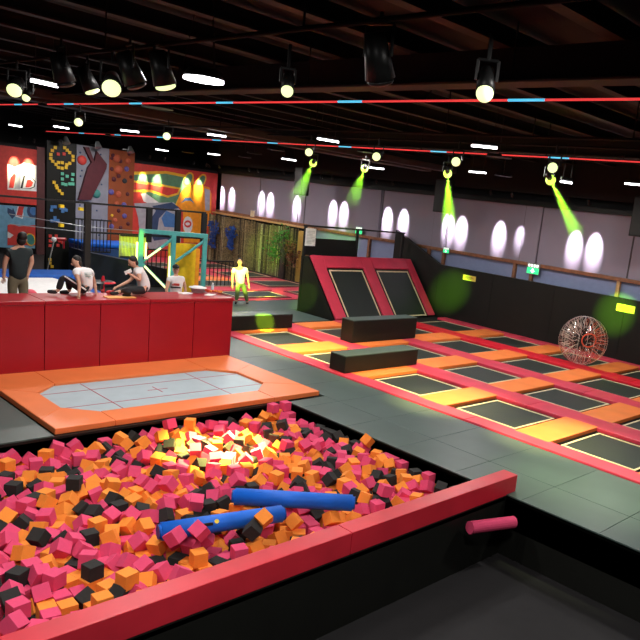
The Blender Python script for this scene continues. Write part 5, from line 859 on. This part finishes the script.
# wall washers
WW=[-34.67,-33.71,-31.05,-30.3,-28.17,-25.5,-24.75,-21.94,-21.0,-18.5,-17.85,-16.0,-15.06,-12.76,-12.0]
WL=['leftmost','second','third','fourth','fifth','sixth','seventh','eighth','ninth','tenth','eleventh','twelfth','thirteenth','fourteenth','rightmost']
for k,x in enumerate(WW):
    x=x*(21.5/22); 
    t=empty('wall_washer',(x,20.7,4.72),'%s small spotlight in the row that washes the grey wall'%WL[k],'spotlight','wall-washing spotlights'); tg=(x,21.5,3.38)
    d=(Vector(tg)-Vector((x,20.7,4.72))).normalized(); MB().cyl(-d*.16,d*.0,.04,.05,METAL,12).build('body',t); MB().cyl(-d*.02,d*.003,.042,.042,mat('washer_lens',(1,.95,.95),emit=3,ecol=(1,.93,.95)),12).build('lens',t)
    s=1.0 if k!=12 else .45
    spotlight('wash_light',Vector((x,20.7,4.72))+d*.02,tg,2400*s,(1,.90,.97),.48 if k!=12 else .38,1.0,.01)
# mural washers
for k,yy in enumerate((17.3,18.05,19.6,20.3,11.6,12.15)):
    t=empty('wall_washer',(-33.6,yy,4.75),'spotlight washing the %s, %s'%(('mural' if k<4 else 'graffiti'),['first','second','third','last','left one','right one'][k]),'spotlight','mural-washing spotlights'); tg=(-34.25,yy,3.6)
    d=(Vector(tg)-Vector((-33.6,yy,4.75))).normalized(); MB().cyl(-d*.16,d*.0,.04,.05,METAL,12).build('body',t); MB().cyl(-d*.02,d*.003,.042,.042,mat('washer_lens',(1,.95,.95)),12).build('lens',t)
    spotlight('wash_light',Vector((-33.6,yy,4.75))+d*.02,tg,1300,(1,.86,.50),.5,.9,.01)
# ================================================================= PEOPLE
def skinmesh(pts,edges,rad,root=0,sub=2):
    me=bpy.data.meshes.new('tmp'); me.from_pydata([Vector(p) for p in pts],edges,[]); o=bpy.data.objects.new('tmp',me); COL.objects.link(o)
    m=o.modifiers.new('s','SKIN'); m.branch_smoothing=.3
    sv=me.skin_vertices[0].data
    for i_,r in enumerate(rad): sv[i_].radius=(r,r) if not isinstance(r,tuple) else r; sv[i_].use_root=(i_==root)
    u=o.modifiers.new('u','SUBSURF'); u.levels=sub; u.render_levels=sub
    dg=bpy.context.evaluated_depsgraph_get(); out=bpy.data.meshes.new_from_object(o.evaluated_get(dg)); bpy.data.objects.remove(o); return out
def graph(chains,J,R):
    names=[];edges=[]
    for c in chains:
        for a in c:
            if a not in names: names.append(a)
        edges+=[(names.index(a),names.index(b_)) for a,b_ in zip(c,c[1:])]
    return [J[n_] for n_ in names],edges,[R[n_] for n_ in names],names
def finish(me,name,m,parent,off):
    me.name=name; me.materials.clear(); me.materials.append(m)
    for v in me.vertices: v.co-=off
    for p in me.polygons: p.use_smooth=True
    o=bpy.data.objects.new(name,me); COL.objects.link(o); o.parent=parent; return o
def person(key,face,label,shirt,trous,s=1.0,sleeve=.85,legs=True,cap=False,shoe=BTR,base=None,down=.0):
    J={k_:Vector(v) for k_,v in DATA[key].items()}; face=Vector(face).normalized(); up=(J['head']-J['neck']).normalized()
    side=face.cross(Vector((0,0,1))).normalized()
    if 'hipL' not in J or 'knL' not in J:
        pv=J['pelvis']; zf=base
        for S_,sg in (('L',-1),('R',1)):
            hh=(J['sh'+S_]-J['chest']); hh.z=0; hh=hh.normalized()*.09*s
            J['hip'+S_]=pv+hh+Vector((0,0,-.06)); J['kn'+S_]=Vector((J['hip'+S_].x,J['hip'+S_].y,(pv.z+zf)/2+.03))+face*.02; J['an'+S_]=Vector((J['hip'+S_].x,J['hip'+S_].y,zf+.07))-face*.02
    for S_ in 'LR':
        dr=face.copy(); dr.z=0
        if key.startswith('sit'): dr=(J['an'+S_]-J['kn'+S_]); dr.z=0; dr=(dr.normalized()*.3+face*.7)
        dr.normalize(); J['toe'+S_]=J['an'+S_]+dr*.15*s+Vector((0,0,-.04 if not key.startswith('sit') else 0)); 
        J['ha'+S_]=J['wr'+S_]+(J['wr'+S_]-J['el'+S_]).normalized()*.07*s
    R={k_:v*s for k_,v in dict(pelvis=.12,waist=.10,chest=.118,neck=.052,headb=.06,shL=.062,shR=.062,elL=.043,elR=.043,wrL=.028,wrR=.028,haL=.03,haR=.03,hipL=.09,hipR=.09,knL=.06,knR=.06,anL=.042,anR=.042,toeL=.035,toeR=.035).items()}
    J['headb']=J['head']-up*.02
    root=empty('person',Vector((J['pelvis'].x,J['pelvis'].y,base if base is not None else J['pelvis'].z-.14)),label,'person'); off=root.location.copy()
    ch=[['pelvis','waist','chest','neck','headb'],['chest','shL','elL','wrL','haL'],['chest','shR','elR','wrR','haR'],['pelvis','hipL','knL','anL','toeL'],['pelvis','hipR','knR','anR','toeR']]
    P,E_,RR,N=graph(ch,J,R); me=skinmesh(P,E_,RR)
    # head, nose, ears, fingers are merged into the same body mesh
    bb=bmesh.new(); bb.from_mesh(me)
    def add(c,r,sc,M=Matrix()):
        q=bmesh.ops.create_icosphere(bb,subdivisions=3,radius=r); bmesh.ops.transform(bb,matrix=Matrix.Translation(c)@M@Matrix.Diagonal((*sc,1)),verts=q['verts'])
    F=face-up*face.dot(up); F.normalize(); Sd=F.cross(up).normalized(); HM=Matrix((( Sd.x,F.x,up.x,0),(Sd.y,F.y,up.y,0),(Sd.z,F.z,up.z,0),(0,0,0,1)))
    hc=J['head']; add(hc,.1*s,(.78,.95,1.18),HM); add(hc+F*.02*s-up*.06*s,.07*s,(.75,.85,.8),HM)
    add(hc+F*.1*s-up*.01*s,.018*s,(.7,1.2,1.3),HM)
    for sg in (1,-1): add(hc+Sd*sg*.078*s-up*.005,.026*s,(.35,.7,1.1),HM)
    for S_ in 'LR':
        h=J['ha'+S_]; d=(h-J['wr'+S_]).normalized(); sw=d.cross(Vector((0,0,1)));
        sw=sw.normalized() if sw.length>.1 else side
        for f_ in range(4):
            a=h+sw*(f_-1.5)*.018*s; L_=[.06,.075,.07,.052][f_]*s
            m1=a+d*L_*.55+Vector((0,0,-.004)); e1=m1+(d*.8+Vector((0,0,-.5))).normalized()*L_*.5
            for p0,p1,r0,r1 in ((a,m1,.009,.008),(m1,e1,.008,.006)):
                dd_=p1-p0; q=bmesh.ops.create_cone(bb,cap_ends=True,segments=7,radius1=r0*s,radius2=r1*s,depth=dd_.length*1.05); bmesh.ops.transform(bb,matrix=Matrix.Translation((p0+p1)/2)@dd_.to_track_quat('Z','Y').to_matrix().to_4x4(),verts=q['verts'])
        p0=J['wr'+S_]+d*.02+sw*.02*s; p1=p0+(d*.6+sw*.8).normalized()*.055*s; dd_=p1-p0
        q=bmesh.ops.create_cone(bb,cap_ends=True,segments=7,radius1=.011*s,radius2=.008*s,depth=dd_.length); bmesh.ops.transform(bb,matrix=Matrix.Translation((p0+p1)/2)@dd_.to_track_quat('Z','Y').to_matrix().to_4x4(),verts=q['verts'])
    bb.to_mesh(me); bb.free(); finish(me,'body',SKIN,root,off)
    # shirt
    g=.022*s; J2=dict(J); 
    for S_ in 'LR': J2['sl'+S_]=J['sh'+S_].lerp(J['el'+S_],sleeve)
    J2['hem']=J['waist'].lerp(J['pelvis'],1.45); J2['col']=J['chest'].lerp(J['neck'],.88)
    R2={k_:v+g for k_,v in R.items()}; R2.update(slL=.066*s,slR=.066*s,hem=.165*s,col=.085*s,shL=.085*s,shR=.085*s,chest=.185*s,waist=.16*s)
    P,E_,RR,N=graph([['hem','waist','chest','col'],['chest','shL','slL'],['chest','shR','slR']],J2,R2); finish(skinmesh(P,E_,RR),'shirt',shirt,root,off)
    R3={k_:v+.018*s for k_,v in R.items()}; R3['pelvis']=.14*s; R3['waist']=.12*s; J3=dict(J); J3['belt']=J['pelvis'].lerp(J['waist'],.6); R3['belt']=.13*s
    ank=.0
    for S_ in 'LR': J3['cu'+S_]=J['kn'+S_].lerp(J['an'+S_],.92); R3['cu'+S_]=.062*s
    P,E_,RR,N=graph([['pelvis','belt'],['pelvis','hipL','knL','cuL'],['pelvis','hipR','knR','cuR']],J3,R3); finish(skinmesh(P,E_,RR),'trousers',trous,root,off)
    for S_ in 'LR':
        P=[J['an'+S_]+Vector((0,0,-.01)),J['toe'+S_]*.5+J['an'+S_]*.5+Vector((0,0,-.01)),J['toe'+S_]+(J['toe'+S_]-J['an'+S_]).normalized()*.06*s]; finish(skinmesh(P,[(0,1),(1,2)],[.052*s,.05*s,.04*s],0,1),'shoe',shoe,root,off)
    # hair
    q=MB(); q.ball(hc-F*.034*s+up*.05*s-off,.096*s,HAIR,(.84,.98,.95),16,HM); q.ball(hc-F*.045*s-up*.03*s-off,.085*s,HAIR,(.9,.75,1.0),14,HM); q.build('hair',root,True)
    if cap:
        q=MB(); q.ball(hc+up*.075*s-F*.01*s-off,.1*s,BTR,(.88,1.0,.6),16,HM); c0=hc+F*.13*s+up*.055*s-off
        q.ball(c0,.075*s,BTR,(.95,.95,.14),14,HM); pl(q.build('cap',root,True),'black peaked cap')
    for sg in (1,-1): MB().ball(hc+Sd*sg*.034*s+F*.088*s+up*.012*s-off,.011*s,BTR,seg=8).build('eye',root,True)
    MB().ball(hc+F*.086*s-up*.048*s-off,.022*s,mat('lips',(.42,.12,.10),.5),(1.1,.5,.25),8,HM).build('mouth',root,True)
    return root,J,off,side
pA,JA,oA,_=person('sitA',(-.25,-1,-.1),'person in white t-shirt and white-striped black trousers leaning back on the red wall',WHT,BTR,.93,.5)
q=MB()
for a,c,sg in (('hipL','knL',1),):
    A=JA[a];B=JA[c]; o1=Vector((.075,0,.02))
    q.cyl(A+o1-oA+Vector((.02,0,0)),B+o1-oA,.016,.013,STRW,8)
pl(q.build('side_stripe',pA),'white side stripe')
q=MB(); cq=JA['chest']-oA+Vector((.165,.03,.0))
for k in range(3): q.box(cq.x-.012,cq.x+.008,cq.y-.09+.02*k,cq.y+.10-.02*k,cq.z+.02-.035*k,cq.z+.032-.035*k,mat('print_grey',(.35,.4,.38)))
pl(q.build('back_print',pA),'small grey print')
pB,JB,oB,_=person('sitB',(-.2,-1,-.15),'person in a white t-shirt sitting cross-legged on the red wall, looking at a phone',WHT,BTR,.93,.55)
ph=MB(); hp_=JB['haL']; ph.box(-.008,.008,-.075,.075,-.04,.04,WHT,.004,Matrix.Translation(hp_+Vector((0,-.03,.045)))@Euler((.5,.2,0)).to_matrix().to_4x4()); tag(ph.build('smartphone'),'white smartphone held by the cross-legged person','phone')
pC,JC,oC,_=person('cap',(.85,-.5,0),'person in a black cap and printed white t-shirt standing behind the red wall',WHT,BTR,.95,.45,cap=True,base=.4)
q=MB(); cq=JC['chest']-oC+Vector((.12,-.07,-.06)); M=Matrix.Translation(cq)@Matrix.Rotation(math.radians(-30),4,'Z')
q.box(0,.03,-.09,.09,-.03,.025,PC['red'],0,M).box(0,.028,-.12,.12,-.09,-.06,BTR,0,M); pl(q.build('chest_print',pC),'red and black chest print')
pD,JD,oD,_=person('man',(-.9,.35,0),'person in dark green t-shirt and khaki trousers seen from behind at the left end',GRS,KHK,1.12,.6,base=.86)
pE,JE,oE,_=person('standing',(.8,-.6,0),'person in white t-shirt and olive trousers standing beyond the red wall',WHT,GRT,1.0,.55,base=.0)
# ================================================================= LIGHTS
def area(name,loc,power,size,color=(1,.96,.92),target=None,spread=math.pi):
    l=bpy.data.lights.new(name,'AREA'); l.energy=power; l.shape='DISK'; l.size=size; l.color=color; l.spread=spread
    o=bpy.data.objects.new(name,l); COL.objects.link(o); o.location=loc
    if target: o.rotation_euler=(Vector(target)-Vector(loc)).to_track_quat('-Z','Y').to_euler()
    return o
HALL=[(-8.34,4.95,1),(-1.6,4.4,1.1),(-12.6,6.6,.8),(-9.0,12.0,1),(-2.6,11.0,1.2),(-13.5,12.6,1),(-8.0,17.5,.9),(-12.8,17.4,1),(-18.5,13.5,1),(-22.5,15.5,1.2),(-17.0,6.5,.8),(-21.5,8.5,1),(-2.0,1.0,1),(-6.5,.8,1),(-26.5,17.8,.9),(-26,12,.7),(-30.5,17.5,1.0),(-31.5,12.5,.7)]  # first is the flood lamp's light, the rest are added fill lights
for x,y,e in HALL:
    area('flood_and_fill_light',(x,y,5.15),155*e,.5)
    if (x,y)!=(-8.34,4.95):  # dark housing and rod added over each fill light
        t=empty('fill_light_housing',(x,y,5.15),'slim round black housing added above a fill light, hung on a rod','lamp','added housings of the ceiling fill lights')
        MB().cyl((0,0,.012),(0,0,.06),.27,.24,METAL,24).build('housing',t); MB().cyl((0,0,.06),(0,0,.8),.008,.008,METAL,5).build('rod',t)
YS=[((-9.72,9.3,4.6),(-9.5,6.3,-.2),60000,(1,.92,.22),.34),((-11.59,9.25,4.6),(-14.6,12.0,0),7000,(1,.82,.3),.6),((-9.72,9.3,4.59),(-9.2,11.6,0),4500,(1,.82,.3),.6),((-7.85,9.32,4.6),(-6.6,11.6,0),4500,(1,.85,.35),.55),
 ((-11.59,9.25,4.59),(-16.8,12.3,.28),60000,(.62,1,.03),.085),((-14.12,7.62,4.6),(-24,11.9,1.55),7000,(.75,1,.04),.1),((-14.32,5.96,4.6),(-21.1,14.4,.9),38000,(.82,1,.10),.10),
 ((-5.97,9.31,4.6),(-4.8,10.3,0),1500,(.9,1,.5),.9),((-11.59,9.25,4.58),(-19.3,15.7,.5),14000,(.40,1,.03),.10),((-7.85,9.32,4.58),(-12.0,12.3,0),3000,(1,.85,.35),.6)]
for l,tg,p,c,s in YS: spotlight('stage_light',l,tg,p,c,s,1.0 if s>.2 else .5,.05)

w=bpy.data.worlds.new('World'); SC.world=w; w.use_nodes=True; w.node_tree.nodes['Background'].inputs[0].default_value=(.5,.5,.6,1); w.node_tree.nodes['Background'].inputs[1].default_value=.02
# ================================================================= CAMERA
cam=bpy.data.cameras.new('Camera'); co=bpy.data.objects.new('Camera',cam); COL.objects.link(co); SC.camera=co
r_=Vector((.74,.663,.117)).normalized(); f_=Vector((-.635,.745,-.205)).normalized(); r_=(r_-f_*r_.dot(f_)).normalized(); u_=r_.cross(f_)
co.matrix_world=Matrix(((r_.x,u_.x,-f_.x,0),(r_.y,u_.y,-f_.y,0),(r_.z,u_.z,-f_.z,4),(0,0,0,1)))
cam.sensor_width=36; cam.lens=713.18/640*36; cam.shift_x=-(428.06-320)/640; cam.shift_y=(358.54-320)/640; cam.clip_end=200
vs=SC.view_settings; vs.view_transform='Standard'; vs.look='None'; vs.gamma=1; vs.use_curve_mapping=False; vs.exposure=0
